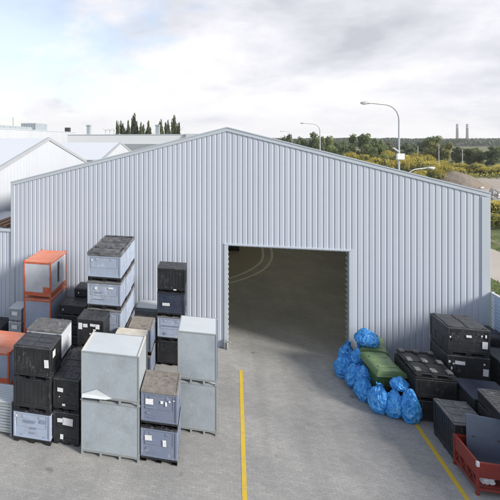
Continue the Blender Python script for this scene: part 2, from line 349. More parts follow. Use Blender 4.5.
# ------------------------------------------------------------------ the hall
XL, XR, ZE, ZA = -10.34, 10.0, 7.1, 9.75
DX0, DX1, DZ = 0.05, 4.95, 4.56
def ztop(x): return ZA-(ZA-ZE)*(abs(x)/(-XL if x < 0 else XR))
def corrugated(bm, x0, x1, y, top, holes=(), pitch=0.22, depth=0.018):
    prof = [(0.0, 0.0), (0.138, 0.0), (0.168, 1.0), (0.194, 1.0)]
    cols = []; x = x0
    while x < x1:
        for px_, d in prof:
            xx = x+px_*pitch/0.22
            if xx < x1: cols.append((xx, d*depth))
        x += pitch
    cols.append((x1, 0.0))
    extra = [0.0] if x0 < 0 < x1 else []
    for h0, h1, hz in holes: extra += [h0, h1]
    for e in extra:
        for i in range(len(cols)-1):
            if cols[i][0] < e < cols[i+1][0]:
                t = (e-cols[i][0])/(cols[i+1][0]-cols[i][0]); cols.insert(i+1, (e, cols[i][1]*(1-t)+cols[i+1][1]*t)); break
    for (xa, da), (xb, db) in zip(cols, cols[1:]):
        zb = 0.02; mid = (xa+xb)/2
        for h0, h1, hz in holes:
            if h0 < mid < h1: zb = hz
        bm.faces.new([bm.verts.new(p) for p in ((xa, y+da, zb), (xb, y+db, zb), (xb, y+db, top(xb)), (xa, y+da, top(xa)))])
    bmesh.ops.remove_doubles(bm, verts=bm.verts, dist=0.0005)
hall = thing('storage_hall', 'large pale blue grey corrugated metal hall with low gable and open doorway', 'building', (0, 0, 0))
bm = bmesh.new(); corrugated(bm, XL+0.02, XR-0.02, 0.0, ztop, [(DX0-0.02, DX1+0.02, DZ-0.01)])
obj('front_wall', bm, M_CLAD, hall)
bm = bmesh.new()
add_prism(bm, [(XL+0.1, 0), (DX0-0.06, 0), (DX0-0.06, ztop(DX0)-0.15), (0, ZA-0.15), (XL+0.1, ZE-0.15)], 0.06, 0.16)
add_prism(bm, [(DX1+0.06, 0), (XR-0.1, 0), (XR-0.1, ZE-0.15), (DX1+0.06, ztop(DX1)-0.15)], 0.06, 0.16)
add_prism(bm, [(DX0-0.06, DZ+0.02), (DX1+0.06, DZ+0.02), (DX1+0.06, ztop(DX1)-0.15), (DX0-0.06, ztop(DX0)-0.15)], 0.06, 0.16)
obj('wall_liner', bm, M_INNER, hall)
for x0, x1 in ((XL+0.02, XL+0.14), (XR-0.14, XR-0.02)):
    bm = bmesh.new(); add_box(bm, x0, x1, 0.165, 40, 0, ZE-0.1); obj('side_wall', bm, M_CLAD, hall)
bm = bmesh.new(); add_prism(bm, [(XL+0.15, 0), (XR-0.15, 0), (XR-0.15, ZE-0.15), (0, ZA-0.15), (XL+0.15, ZE-0.15)], 39.8, 40.0); obj('rear_wall', bm, M_INNER, hall)
bm = bmesh.new()
ADDED_ROOFLIGHTS = [(3.2+i*5.0, 4.7+i*5.0) for i in range(7)]  # roof gaps for the added panels that let daylight in
cuts = [0.08]+[v for l in ADDED_ROOFLIGHTS for v in l]+[40.1]
def lx(x, t): return x*t
def slope_piece(bm, xe, t0, t1, ya, yb, th0=-0.07, th1=0.02):
    za, zb = ZA-(ZA-ZE)*t0, ZA-(ZA-ZE)*t1
    add_prism(bm, [(xe*t1, zb+th0), (xe*t0, za+th0), (xe*t0, za+th1), (xe*t1, zb+th1)], ya, yb)
for xe in (XL-0.02, XR+0.02):
    for i in range(0, len(cuts), 2): slope_piece(bm, xe, 0, 1, cuts[i], cuts[i+1])
    for a, b in ADDED_ROOFLIGHTS: slope_piece(bm, xe, 0, .2, a+.002, b-.002); slope_piece(bm, xe, .86, 1, a+.002, b-.002)
obj('roof', bm, M_ROOF, hall)
for xe in (XL-0.02, XR+0.02):
    for a, b in ADDED_ROOFLIGHTS:
        bm = bmesh.new(); slope_piece(bm, xe, .202, .858, a+.004, b-.004, -.03, -.02); obj('added_rooflight', bm, M_ADDED_ROOFLIGHT, hall)  # added panel to light the hall floor, none is seen
# rake flashing: a folded strip along each slope
for s in (-1, 1):
    bm = bmesh.new(); xe = XL-0.04 if s < 0 else XR+0.04
    add_prism(bm, [(0, ZA-0.12), (xe, ZE-0.12), (xe, ZE+0.055), (0, ZA+0.055)], -0.03, 0.075)
    add_prism(bm, [(0, ZA+0.03), (xe, ZE+0.03), (xe, ZE+0.075), (0, ZA+0.075)], -0.05, 0.22)
    obj('rake_flashing', bm, M_TRIM, hall)
for x0, x1 in ((XL-0.03, XL+0.17), (XR-0.27, XR+0.03)):
    bm = bmesh.new(); add_box(bm, x0, x1, -0.028, 0.16, 0.02, ZE-0.11, 0.008); obj('corner_flashing', bm, M_TRIM, hall)
bm = bmesh.new()
add_box(bm, DX0-0.17, DX0, -0.03, 0.2, 0.02, DZ+0.02, 0.006); add_box(bm, DX1, DX1+0.17, -0.03, 0.2, 0.02, DZ+0.02, 0.006)
add_box(bm, DX0-0.17, DX1+0.17, -0.034, 0.2, DZ+0.022, DZ+0.09, 0.006)
obj('door_frame', bm, M_TRIM, hall)
for x0 in (DX1-0.005, DX0-0.165):
    bm = bmesh.new()
    add_box(bm, x0+0.06, x0+0.17, 0.205, 0.50, 0.03, DZ, 0)
    z = 0.1
    while z < DZ-0.05:
        add_box(bm, x0-0.03 if x0 > 1 else x0+0.1, x0+0.07 if x0 > 1 else x0+0.2, 0.26, 0.44, z, z+0.12, 0.02); z += 0.225
    obj('door_guide', bm, M_STEELFRAME, hall)
bm = bmesh.new(); add_box(bm, DX0-0.2, DX0-0.02, -0.14, -0.035, 0.013, 0.42, 0.02); add_tube(bm, [(DX0-0.05, -0.16, 0.02), (DX0-0.05, -0.16, 0.3), (DX0+0.04, -0.14, 0.38), (DX0+0.1, -0.1, 0.3)], 0.03, 8)
obj('door_stop', bm, M_STEELFRAME, hall)
bm = bmesh.new()
for k in range(1, 8):
    yy = k*5.0
    for s in (-1, 1):
        xe = (XL+0.3) if s < 0 else (XR-0.3)
        add_box(bm, xe-0.1, xe+0.1, yy-0.1, yy+0.1, 0.015, ZE-0.2)
        add_prism(bm, [(0, ZA-0.5), (xe, ZE-0.5), (xe, ZE-0.16), (0, ZA-0.16)], yy-0.07, yy+0.07)
obj('roof_frame', bm, M_STEELFRAME, hall)

# low annex on the left with planks on its roof
annex = thing('lean_to_annex', 'low corrugated annex joined to the left end of the big hall', 'building', (0, 0, 0))
bm = bmesh.new(); corrugated(bm, -17.0, XL-0.06, 0.03, lambda x: 4.74); obj('front_wall', bm, M_CLAD, annex)
bm = bmesh.new(); add_box(bm, -17.0, XL-0.04, 0.1, 5.5, 4.5, 4.76); add_box(bm, -17.0, XL-0.05, -0.02, 0.095, 4.69, 4.82, 0.005); obj('roof', bm, M_TRIM, annex)
bm = bmesh.new(); add_box(bm, -17.0, XL-0.06, 5.3, 5.48, 0.02, 4.49); obj('rear_wall', bm, M_TRIM, annex)
for i, (x, y0, y1, z, txt) in enumerate(((-10.62, 0.6, 4.6, 4.765, 'nearest the hall wall'), (-10.98, 0.5, 4.9, 4.765, 'second from the hall wall'), (-11.38, 0.7, 4.8, 4.765, 'third from the hall wall'), (-11.8, 0.6, 5.0, 4.765, 'farthest from the hall wall'))):
    bm = bmesh.new(); add_box(bm, -0.12, 0.12, y0, y1, 0, 0.13, 0.006)
    o = link('roof_plank', mesh_of(bm, 'roof_plank', M_WOOD), None, (x, 0, z), random.uniform(-.02, .02)); tag(o, 'brown timber plank lying on the annex roof, '+txt, 'plank', 'planks on the annex roof')

# ------------------------------------------------------------------ crates
def part(root, name, key, fn, m, loc=(0, 0, 0), smooth=False):
    me = cached((name,)+key+(m.name,), lambda: mesh_of(fn(), name, m, smooth))
    return link(name, me, root, loc)
def base_bm(w, d, hb):
    bm = bmesh.new(); W, D = w/2, d/2
    add_box(bm, -W+.012, W-.012, -D+.012, D-.012, hb*.62, hb-.004, 0.008)
    for fx in (-W+.09, 0, W-.09):
        add_box(bm, fx-.075, fx+.075, -D+.02, D-.02, 0.03, hb*.62-.002, 0.0)
        for fy in (-D+.09, 0, D-.09): add_box(bm, fx-.078, fx+.078, fy-.07, fy+.07, 0.0, hb*.63, 0.006)
    return bm
def body_bm(w, d, z0, z1, ribs):
    bm = bmesh.new(); W, D = w/2, d/2; t = 0.02; H = z1-z0
    add_box(bm, -W+t, W-t, -D+t, D-t, z0, z1-.002, 0)
    for sx in (-1, 1):
        for sy in (-1, 1):
            xa, xb = sorted((sx*(W-.002), sx*(W-.07))); ya, yb = sorted((sy*(D-.002), sy*(D-.07)))
            add_box(bm, xa, xb, ya, yb, z0+.002, z1-.004, 0.01)
    for s in (-1, 1):
        for za, zb in ((z0+.004, z0+.06), (z1-.05, z1-.006)):
            ya, yb = sorted((s*(D-.005), s*(D-t+.002))); add_box(bm, -W+.072, W-.072, ya, yb, za, zb, 0.004)
            xa, xb = sorted((s*(W-.005), s*(W-t+.002))); add_box(bm, xa, xb, -D+.072, D-.072, za, zb, 0.004)
        if ribs:
            n = max(3, int(w/.14))
            for i in range(n):
                x = -W+.12+(w-.24)*i/(n-1); ya, yb = sorted((s*(D-.011), s*(D-t+.002))); add_box(bm, x-.012, x+.012, ya, yb, z0+.064, z1-.054, 0)
            n = max(3, int(d/.14))
            for i in range(n):
                y = -D+.12+(d-.24)*i/(n-1); xa, xb = sorted((s*(W-.011), s*(W-t+.002))); add_box(bm, xa, xb, y-.012, y+.012, z0+.064, z1-.054, 0)
        elif H > .4:
            # loading flap: hinge line and side seams, two latches
            zm = z0+H*.46
            ya, yb = sorted((s*(D-.010), s*(D-t+.002)))
            add_box(bm, -W+.12, W-.12, ya, yb, zm-.012, zm+.012, 0)
            for x in (-W+.13, W-.13): add_box(bm, x-.01, x+.01, ya, yb, zm+.014, z1-.054, 0)
            for x in (-W*.45, W*.45): add_box(bm, x-.05, x+.05, ya-.002 if s < 0 else ya, yb if s < 0 else yb+.002, z1-.16, z1-.09, 0.004)
            xa, xb = sorted((s*(W-.010), s*(W-t+.002)))
            add_box(bm, xa, xb, -D+.1, D-.1, zm-.01, zm+.01, 0)
            for y in (-D*.4, D*.4): add_box(bm, xa, xb, y-.01, y+.01, z0+.064, zm-.014, 0)
    return bm
def lid_bm(w, d, z0, z1, style):
    bm = bmesh.new(); W, D = w/2+.004, d/2+.004
    add_box(bm, -W, W, -D, D, z0, z1, 0.012)
    top = z1
    if style == 'grid':
        nx, ny = 3, 3
        for i in range(nx):
            for j in range(ny):
                cx_ = -W+.06+(2*W-.12)*(i+.5)/nx; cy_ = -D+.06+(2*D-.12)*(j+.5)/ny; hx = (2*W-.12)/nx/2-.025; hy = (2*D-.12)/ny/2-.025
                if (i, j) == (1, 1): hx *= .5; hy *= .5
                add_box(bm, cx_-hx, cx_+hx, cy_-hy, cy_+hy, top-.004, top+.014, 0.005)
    elif style == 'slab':
        for i in range(2):
            for j in range(3):
                cx_ = -W+.05+(2*W-.1)*(i+.5)/2; cy_ = -D+.05+(2*D-.1)*(j+.5)/3; hx = (2*W-.1)/4-.02; hy = (2*D-.1)/6-.02
                add_box(bm, cx_-hx+.03*j % .05, cx_+hx, cy_-hy, cy_+hy, top-.004, top+.022, 0.01)
        for sx in (-1, 1):
            for sy in (-1, 1): add_box(bm, sx*W*.8-.06, sx*W*.8+.06, sy*D*.85-.04, sy*D*.85+.04, top+.018, top+.034, 0.005)
    elif style == 'marks':
        for x, y, a, b_ in ((-.05, .18, .16, .02), (-.05, .1, .02, .09), (.1, .1, .02, .09), (-.1, -.1, .06, .05), (.15, -.2, .12, .02), (-.25, -.25, .1, .02), (.28, .2, .05, .04), (.3, -.1, .03, .05), (-.28, .15, .04, .05)):
            add_box(bm, x*w-a/2, x*w+a/2, y*d-b_/2, y*d+b_/2, top-.003, top+.01, 0.0)
        for x in (-W+.03, W-.03): add_box(bm, x-.025, x+.025, -D+.02, D-.02, top-.003, top+.012, 0.004)
        for y in (-D+.03, D-.03): add_box(bm, -W+.06, W-.06, y-.025, y+.025, top-.003, top+.012, 0.004)
    elif style == 'rim':
        for x in (-W+.03, W-.03): add_box(bm, x-.03, x+.03, -D, D, top-.004, top+.055, 0.008)
        for y in (-D+.03, D-.03): add_box(bm, -W+.062, W-.062, y-.03, y+.03, top-.003, top+.055, 0.008)
        for x, y, a, b_ in ((-.2, .1, .3, .05), (.2, -.12, .3, .05), (.1, .22, .2, .04), (-.15, -.22, .25, .04)): add_box(bm, x*w-a/2, x*w+a/2, y*d-b_/2, y*d+b_/2, top-.003, top+.02, 0.004)
    elif style == 'ribs':
        n = int(2*D/.11)
        for j in range(n):
            y = -D+.06+(2*D-.12)*j/(n-1); add_box(bm, -W+.06, W-.06, y-.028, y+.028, top-.004, top+.025, 0.006)
    elif style == 'pads':
        for i in range(3):
            for j in range(3):
                cx_ = (i-1)*(W-.16); cy_ = (j-1)*(D-.16); add_box(bm, cx_-.11, cx_+.11, cy_-.09, cy_+.09, top-.004, top+.09, 0.012)
        for i in range(3):
            cx_ = (i-1)*(W-.16); add_box(bm, cx_-.03, cx_+.03, -D+.04, D-.04, top-.003, top+.02, 0.0)
    return bm
def crate(label, cx, y0, w, d, z, h, body=M_BLUEGREY, lid=M_LIDGREY, base=M_BLACK, style='grid', ribs=False, stickers=(), prints=(), group=None, yaw=None, name='plastic_crate', side=(), lidh=0.06, cat='crate'):
    """front face lies at y0; stickers are (x, z, width, height) on the front, side the same on the right flank"""
    yaw = random.uniform(-.012, .012) if yaw is None else yaw
    r = thing(name, label, cat, (cx+random.uniform(-.008, .008), y0+d/2, z), yaw, group)
    hb = 0.15 if h > .6 else 0.08
    k = (round(w, 3), round(d, 3), round(h, 3))
    part(r, 'pallet_base', k, lambda: base_bm(w, d, hb), base)
    part(r, 'body', k+(ribs,), lambda: body_bm(w, d, hb, h-lidh, ribs), body)
    part(r, 'lid', k+(style,), lambda: lid_bm(w, d, h-lidh+.001, h-.012, style), lid)
    for lst, m, nm in ((stickers, M_PAPER, 'paper_label'), (prints, M_INK, 'printed_mark')):
        for sx, sz, sw, sh in lst:
            bm = bmesh.new(); a = random.uniform(-.06, .06) if nm == 'paper_label' else 0
            add_box(bm, -sw/2, sw/2, -.0015, .0015, -sh/2, sh/2, 0, Matrix.Rotation(a, 4, 'Y'))
            link(nm, mesh_of(bm, nm, m), r, (sx, -d/2+(.0075 if (ribs or nm == 'printed_mark') else .005)-.0075+.001, sz))
    for sy, sz, sw, sh in side:
        bm = bmesh.new(); add_box(bm, -.0015, .0015, -sw/2, sw/2, -sh/2, sh/2); link('paper_label', mesh_of(bm, 'paper_label', M_PAPER), r, (w/2-.0005, sy, sz))
    return r

LAYER5 = ('bottom', 'fourth from top', 'third from top', 'second from top', 'topmost')
# A: black stack, front left
def PR(w): return ((-.02*w, .62, .5*w, .13), (.05, .36, .2, .05), (.3*w, .72, .2*w, .12))
crate('blue-grey crate with dark base at the bottom of the front black stack', -5.935, -7.84, 1.21, 1.0, 0.012, .98, M_BLUEGREY, M_BLACK, ribs=False, style='grid', prints=((-.08, .68, .40, .03), (-.08, .63, .36, .02), (.36, .70, .2, .09), (.05, .47, .2, .035), (.02, .33, .16, .03), (-.32, .25, .03, .03), (.4, .25, .03, .03)), stickers=((-.5, .8, .05, .08),), group='crates of the front left stack')
crate('plain black ribbed crate in the middle of the front left stack of three', -5.935, -7.83, 1.21, 1.0, 0.99, .98, M_BLACK, M_BLACK, ribs=True, style='grid', group='crates of the front left stack')
crate('black ribbed crate with white sticker topping the front left stack of three', -5.92, -7.85, 1.21, 1.0, 1.97, .99, M_BLACK, M_BLACKLID, ribs=True, style='slab', stickers=((.47, .52, .14, .24),), side=((-.2, .72, .22, .2),), group='crates of the front left stack')
for k in range(3):
    crate(('pale grey crate at the bottom behind the front left black stack', 'pale grey crate in the middle behind the front left black stack', 'grey lidded pale crate topping the stack behind the front left black one')[k], -5.96, -6.78, 1.22, 1.02, .012+k*1.0, 1.0, M_PALEGREY, M_LIDGREY, style='marks', side=((.2, .6, .12, .1),) if k == 2 else (), group='pale crates behind the front left stack')  # paler than their blue-grey kind: sunlit look put into the colour
# C
for k in range(2):
    crate(('black crate with torn white papers, bottom of the narrow front stack', 'black crate with two small stickers, top of the narrow front stack')[k], -4.9, -7.68, .83, 1.2, .012+k*1.0, 1.0, M_BLACK, M_BLACKLID, ribs=False, style='grid', stickers=(((.06, .72, .32, .22), (-.17, .74, .2, .12), (-.13, .25, .1, .15)), ((-.17, .66, .18, .12), (-.06, .22, .1, .07), (-.2, .45, .03, .03)))[k], group='black crates of the narrow front stack')
    crate(('black crate at the bottom, hidden behind the narrow front black stack', 'black crate with dusty lid directly behind the narrow front black stack')[k], -4.9, -6.45, .83, .82, .012+k*1.0, 1.0, M_BLACK, M_BLACKLID, style='marks', group='black crates of the narrow front stack')
# E
for k in range(2):
    crate(('slate blue crate standing on the paving right of the big steel boxes', 'slate blue crate with dusty brown lid right of the big steel boxes')[k], -2.065, -7.81, 1.06, 1.2, .012+k*1.02, 1.02, M_SLATE, (M_BLACK, M_LIDBROWN)[k], style=('grid', 'marks')[k], stickers=(((-.3, .7, .2, .15), (.16, .6, .1, .18)), ((-.28, .72, .22, .16), (.08, .74, .08, .08), (.2, .7, .05, .12), (.3, .78, .05, .05), (.42, .82, .05, .03)))[k], prints=((-.25, .55, .28, .035), (-.3, .40, .12, .05), (-.18, .28, .26, .02)), group='slate blue crates beside the steel boxes')
# G: five high, three deep
for c in range(3):
    for k in range(5):
        crate('blue-grey crate of the tallest block, %s column from the camera, %s layer' % (('front', 'middle', 'rear')[c], LAYER5[k]), -4.47+(0, .02, -.015)[c]+random.uniform(-.012, .012), -4.66+c*1.03+(0, .01, -.02)[c], 1.27, .93, .012+k*1.015, 1.015, M_BLUEGREY, M_LIDCOOL if k == 4 else M_LIDGREY, style='rim' if k == 4 else 'flat', prints=((-.2, .6, .3, .03), (-.2, .35, .4, .02)) if (k == 3 and c == 0) else (), stickers=((.25, .78, .18, .06), (-.3, .75, .1, .1)) if (c == 0 and k == 3) else (((-.45, .75, .08, .05),) if c == 0 else ()), side=((random.uniform(-.3, .3), random.uniform(.4, .8), .06, .1),) if (c+k) % 2 else (), lidh=.10, group='crates of the tall blue-grey block')
# N
for k in range(3):
    crate(('black crate at the bottom of the stack before the tall grey block', 'middle black crate of the stack before the tall grey block', 'black crate with torn white labels along its upper front edge')[k], -4.72, -5.6, .96, .92, .012+k*1.01, 1.01, M_BLACK, M_BLACKLID, style='grid', stickers=((-.36, .74, .14, .22), (-.18, .77, .16, .12), (.1, .8, .22, .09), (.26, .76, .14, .16), (.0, .5, .06, .05), (.15, .64, .1, .05)) if k == 2 else (), group='black crates before the tall block')
# M: folded flat black crates
for k in range(5):
    crate('low folded black crate beside the orange pair, %s of five' % LAYER5[k], -6.47, -2.25, 1.2, 1.0, .012+k*.432, .43, M_BLACK, M_BLACKLID, style='marks', group='folded crates beside the orange pair', name='folded_crate', stickers=((-.4, .22, .05, .07),))
L6 = ('lowest', 'second up', 'third up', 'fourth up', 'fifth up', 'topmost')
for k in range(6):
    crate('low folded black crate of six against the hall wall, %s' % L6[k], -6.1, -1.2, 1.2, .98, .012+k*.425, .423, M_BLACK, M_BLACKLID, style='grid', group='folded crates against the hall wall', name='folded_crate', stickers=((-.4, .22, .05, .07),))
# O cream, O2 dusty, black and steel against the wall
def wooden_case(label, cx, y0, w, d, z, h, group):
    r = thing('wooden_case', label, 'crate', (cx, y0+d/2, z), random.uniform(-.01, .01), group)
    W, D = w/2, d/2
    def b():
        bm = bmesh.new(); add_box(bm, -W+.025, W-.025, -D+.025, D-.025, .12, h-.03); return bm
    def fr():
        bm = bmesh.new()
        for x in (-W, W-.09):
            for y in (-D, D-.024): add_box(bm, x, x+.09, y, y+.024, .1, h-.031, 0.003)
            for y in (-D+.03, 0, D-.1): add_box(bm, x if x < 0 else W-.024, (x+.024) if x < 0 else W, y, y+.07, .1, h-.031, 0.003)
        for zz in (.1, h-.13):
            for y in (-D, D-.024): add_box(bm, -W+.092, W-.092, y, y+.024, zz, zz+.09, 0.003)
        return bm
    def sk():
        bm = bmesh.new()
        for y in (-D+.03, -.05, D-.13): add_box(bm, -W, W, y, y+.1, 0, .1, 0.004)
        return bm
    def ld():
        bm = bmesh.new(); add_box(bm, -W-.01, W+.01, -D-.01, D+.01, h-.029, h-.002, 0.004)
        for y in (-D*.7, D*.7): add_box(bm, -W+.03, W-.03, y-.05, y+.05, h-.003, h+.012, 0.003)
        return bm
    k = (w, d, h)
    part(r, 'panel', k, b, M_PALEGREY); part(r, 'frame', k, fr, M_CREAM); part(r, 'skid', k, sk, M_CREAM); part(r, 'lid', k, ld, M_CREAM)
    return r
wooden_case('cream wooden case on the ground behind the front steel boxes', -3.38, -5.45, 1.06, .76, .012, 1.2, 'cream cases behind the steel boxes')
wooden_case('cream framed wooden case with pale lid just behind the front steel boxes', -3.38, -5.45, 1.06, .76, 1.225, 1.24, 'cream cases behind the steel boxes')
for k in range(2):
    crate(('blue-grey crate on the ground right of the tall block', 'blue-grey crate with dusty brown lid right of the tall block')[k], -3.33, -3.62, .9, 1.15, .012+k*1.02, 1.02, M_SLATE, M_LIDBROWN, style='marks', group='dusty crates right of the tall block')
    crate(('black crate on the ground behind the dusty brown lid', 'black lidded crate behind the dusty brown lid, before the pale steel top')[k], -3.33, -2.3, .92, .9, .012+k*.92, .92, M_BLACK, M_BLACK, style='grid', group='black crates right of the tall block')
# Q
qc = (('black crate at the foot of the stack left of the doorway', M_BLACK, M_BLACK, ()), ('blue-grey crate with dark strip in the stack left of the doorway', M_BLUEGREY, M_LIDGREY, ()), ('navy crate with white label in the stack left of the doorway', M_NAVY, M_BLACK, ((-.2, .5, .3, .12),)), ('black crate topping the stack left of the doorway', M_NAVY if False else M_BLACK, M_BLACKLID, ((.15, .12, .12, .05),)))
for k, (lb, b, l, st) in enumerate(qc):
    crate(lb, -2.27, -2.16, 1.13, 1.0, .012+k*1.0, 1.0, b, l, ribs=(k == 3), style='grid', stickers=st, prints=((-.25, .3, .1, .1), (.0, .62, .8, .03)) if k == 1 else (), group='crates of the stack left of the doorway')

# ------------------------------------------------------------------ sheet steel boxes
def steel_box(label, cx, y0, w, d, z, h, group=None, flap=False, blue=False):
    r = thing('steel_box', label, 'steel box', (cx, y0+d/2, z), random.uniform(-.008, .008), group)
    W, D = w/2, d/2; f = .14; k = (w, d, h)
    def feet():
        bm = bmesh.new()
        add_box(bm, -.03, .03, -.03, .03, 0, f-.012, 0); add_box(bm, -.05, .05, -.05, .05, 0, .012)
        return bm
    def cross():
        bm = bmesh.new(); add_box(bm, -W+.062, W-.062, 0, .04, f-.05, f-.014, 0); return bm
    def panels():
        bm = bmesh.new(); n = 9
        add_box(bm, -W+.014, W-.014, -D+.014, D-.014, f-.01, h-.02)
        return bm
    def frame():
        bm = bmesh.new(); e = .038
        for x in (-W, W-e):
            for y in (-D, D-e): add_box(bm, x, x+e, y, y+e, f-.011, h-.002, 0.004)
        for zz in (f-.011, h-e-.003):
            for y in (-D+.002, D-e-.002): add_box(bm, -W+e+.001, W-e-.001, y, y+e, zz, zz+e, 0.004)
            for x in (-W+.002, W-e-.002): add_box(bm, x, x+e, -D+e+.001, D-e-.001, zz, zz+e, 0.004)
        return bm
    def top():
        bm = bmesh.new(); add_box(bm, -W+.04, W-.04, -D+.04, D-.04, h-.019, h-.006, 0.002); return bm
    
    for x in (-W+.03, -W*.32, W*.34, W-.03):
        for y in (-D+.03, D-.03): part(r, 'foot', (0,), feet, M_STEELFRAME, (x, y, 0))
    for y in (-D+.008, D-.05): part(r, 'cross_bar', k, cross, M_STEELFRAME, (0, y, 0))
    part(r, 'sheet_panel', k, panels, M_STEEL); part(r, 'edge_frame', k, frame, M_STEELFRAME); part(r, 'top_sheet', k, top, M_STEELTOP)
    if flap:
        for x0_, x1_ in ((-W+.005, -W+.05), (W-.05, W-.005)):
            bm = bmesh.new(); add_box(bm, x0_, x1_, -D+.01, D-.01, h-.001, h+.018, .003); obj('edge_batten', bm, M_CREAM, r)
        bm = bmesh.new()
        v = [bm.verts.new(p) for p in ((-W+.03, -D-.004, f+.03), (W*.08, -D-.006, f+.01), (-W*.46, -D-.006, f+.21), (-W+.05, -D-.10, f-.02), (-W*.1, -D-.09, f-.005))]
        for q in ((0, 3, 4), (0, 4, 1), (0, 1, 2)): bm.faces.new([v[i] for i in q])
        bmesh.ops.recalc_face_normals(bm, faces=bm.faces)
        ex = bmesh.ops.extrude_face_region(bm, geom=bm.faces[:])
        bmesh.ops.translate(bm, vec=(0, -.006, .006), verts=[g for g in ex['geom'] if isinstance(g, bmesh.types.BMVert)])
        bm2 = obj('white_foil', bm, M_STEELTOP, r)
    if blue:
        bm = bmesh.new()
        for (ya, yb, za, zb) in ((-D+.12, D-.1, h*.1, h*.5), (-D+.1, D-.06, h*.62, h-.03)): add_box(bm, W-.012, W+.02, ya, yb, za, zb, 0.006)
        obj('blue_side_sheet', bm, M_BLUESHEET, r)
    return r
steel_box('big grey steel box on the paving, lower of the front pair', -3.485, -7.92, 1.73, 1.38, .012, 1.60, 'front pair of steel boxes')
steel_box('big grey steel box with white foil scrap, upper of the front pair', -3.485, -7.92, 1.73, 1.38, 1.615, 1.43, 'front pair of steel boxes', flap=True)
steel_box('grey steel box on the paving, lower of the pair nearest the doorway', -1.055, -6.22, 1.22, 1.32, .012, 1.57, 'steel boxes nearest the doorway')
steel_box('grey steel box with blue side sheets, upper of the pair nearest the doorway', -1.055, -6.22, 1.22, 1.32, 1.585, 1.60, 'steel boxes nearest the doorway', blue=True)
steel_box('pale topped steel box against the hall wall behind the black lidded crate', -3.42, -1.25, .95, 1.05, .012, 1.93)

# ------------------------------------------------------------------ orange framed crates
def orange_crate(label, cx, y0, w, d, z, h, group, slot=False):
    r = thing('orange_crate', label, 'crate', (cx, y0+d/2, z), 0, group); W, D = w/2, d/2; k = (w, d, h)
    def frame():
        bm = bmesh.new(); e = .055
        for x in (-W, W-e):
            for y in (-D, D-e):
                add_box(bm, x, x+e, y, y+e, .0, h-.03, 0.005)
                add_box(bm, x-.012, x+e+.012, y-.012, y+e+.012, h*.35, h*.62, 0.006)
                add_box(bm, x-.012, x+e+.012, y-.012, y+e+.012, h-.09, h+.03, 0.008)
        for zz, hh in ((.1, .16), (h-.1, .06)):
            for y in (-D+.003, D-e-.003): add_box(bm, -W+e+.002, W-e-.002, y, y+e, zz, zz+hh, 0.004)
            for x in (-W+.003, W-e-.003): add_box(bm, x, x+e, -D+e+.002, D-e-.002, zz, zz+hh, 0.004)
        add_box(bm, W*.42, W-e-.002, -D-.004, -D+.02, .262, .26+.24, 0.003)
        return bm
    def panels():
        bm = bmesh.new(); add_box(bm, -W+.016, W-.016, -D+.016, D-.016, .12, h-.04); return bm
    def roof():
        bm = bmesh.new(); add_box(bm, -W-.006, W+.006, -D-.006, D+.006, h-.038, h+.0, 0.006)
        for i in range(9):
            y = -D+.15+(2*D-.3)*i/8; add_box(bm, -W+.08, W-.08, y-.02, y+.02, h-.002, h+.008, 0.003)
        return bm
    part(r, 'frame', k, frame, M_ORANGE); part(r, 'panel', k, panels, M_PALEGREY if slot else M_BLUEGREY); part(r, 'roof', k, roof, M_ORANGEROOF)  # slot crate gets the paler panel: its sunlit side put into the colour
    if slot:
        bm = bmesh.new(); add_box(bm, W-.018, W+.004, -.12, .06, h*.3, h*.86, 0.004); obj('dark_slot', bm, M_BLACK, r)
    return r
orange_crate('low orange framed crate at the foot of the orange pair by the wall', -8.0, -2.4, 1.25, 2.05, .012, .74, 'orange crates by the wall')
orange_crate('orange framed crate with blue-grey panels, lower of the tall orange pair', -8.0, -2.4, 1.25, 2.05, .80, 1.56, 'orange crates by the wall')
orange_crate('orange framed crate with dark slot in its bright side, topmost by the wall', -8.0, -2.4, 1.25, 2.05, 2.40, 1.58, 'orange crates by the wall', True)
orange_crate('orange roofed crate beside the front left black stack, cut by the picture edge', -8.5, -5.45, 1.3, 1.75, .012, 1.44, 'orange crate at the left edge')

# ------------------------------------------------------------------ small grey crates, slatted metal box, low black crate at far left
for k in range(3):
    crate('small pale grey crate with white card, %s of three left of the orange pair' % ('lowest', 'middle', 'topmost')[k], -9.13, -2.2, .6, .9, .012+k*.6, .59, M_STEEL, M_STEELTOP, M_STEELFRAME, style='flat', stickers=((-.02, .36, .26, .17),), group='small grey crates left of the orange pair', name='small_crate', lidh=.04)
for k in range(2):
    crate(('low black crate on the ground at the far left of the wall', 'low black crate on top at the far left of the wall')[k], -10.4, -2.2, 1.2, 1.2, .012+k*.43, .43, M_BLACK, M_BLACK, style='grid', group='low black crates at the far left', name='folded_crate')
r = thing('slatted_metal_box', 'silver grey metal box with slatted top at the left picture edge', 'metal box', (-7.28, -7.2, .012)); W, D, h = .62, .5, 1.06
bm = bmesh.new()
for i in range(11):
    y = -D+.02+i*.0865; add_box(bm, -W+.045, W-.045, y, y+.055, h-.04, h-.005, 0.004)
obj('slat_top', bm, M_STEELTOP, r)
bm = bmesh.new()
for x in (-W, W-.05):
    for y in (-D, D-.05): add_box(bm, x, x+.05, y, y+.05, 0, h, 0.005)
for zz in (.12, h-.06):
    for y in (-D+.002, D-.042): add_box(bm, -W+.052, W-.052, y, y+.04, zz, zz+.05, 0.003)
    for x in (-W+.002, W-.042): add_box(bm, x, x+.04, -D+.052, D-.052, zz, zz+.05, 0.003)
obj('frame', bm, M_STEELFRAME, r)
bm = bmesh.new()
for i in range(9):
    zz = .18+i*.092
    for y in (-D+.012, D-.03): add_box(bm, -W+.052, W-.052, y, y+.016, zz, zz+.07)
    for x in (-W+.012, W-.03): add_box(bm, x, x+.016, -D+.052, D-.052, zz, zz+.07)
obj('slat_side', bm, M_STEEL, r)

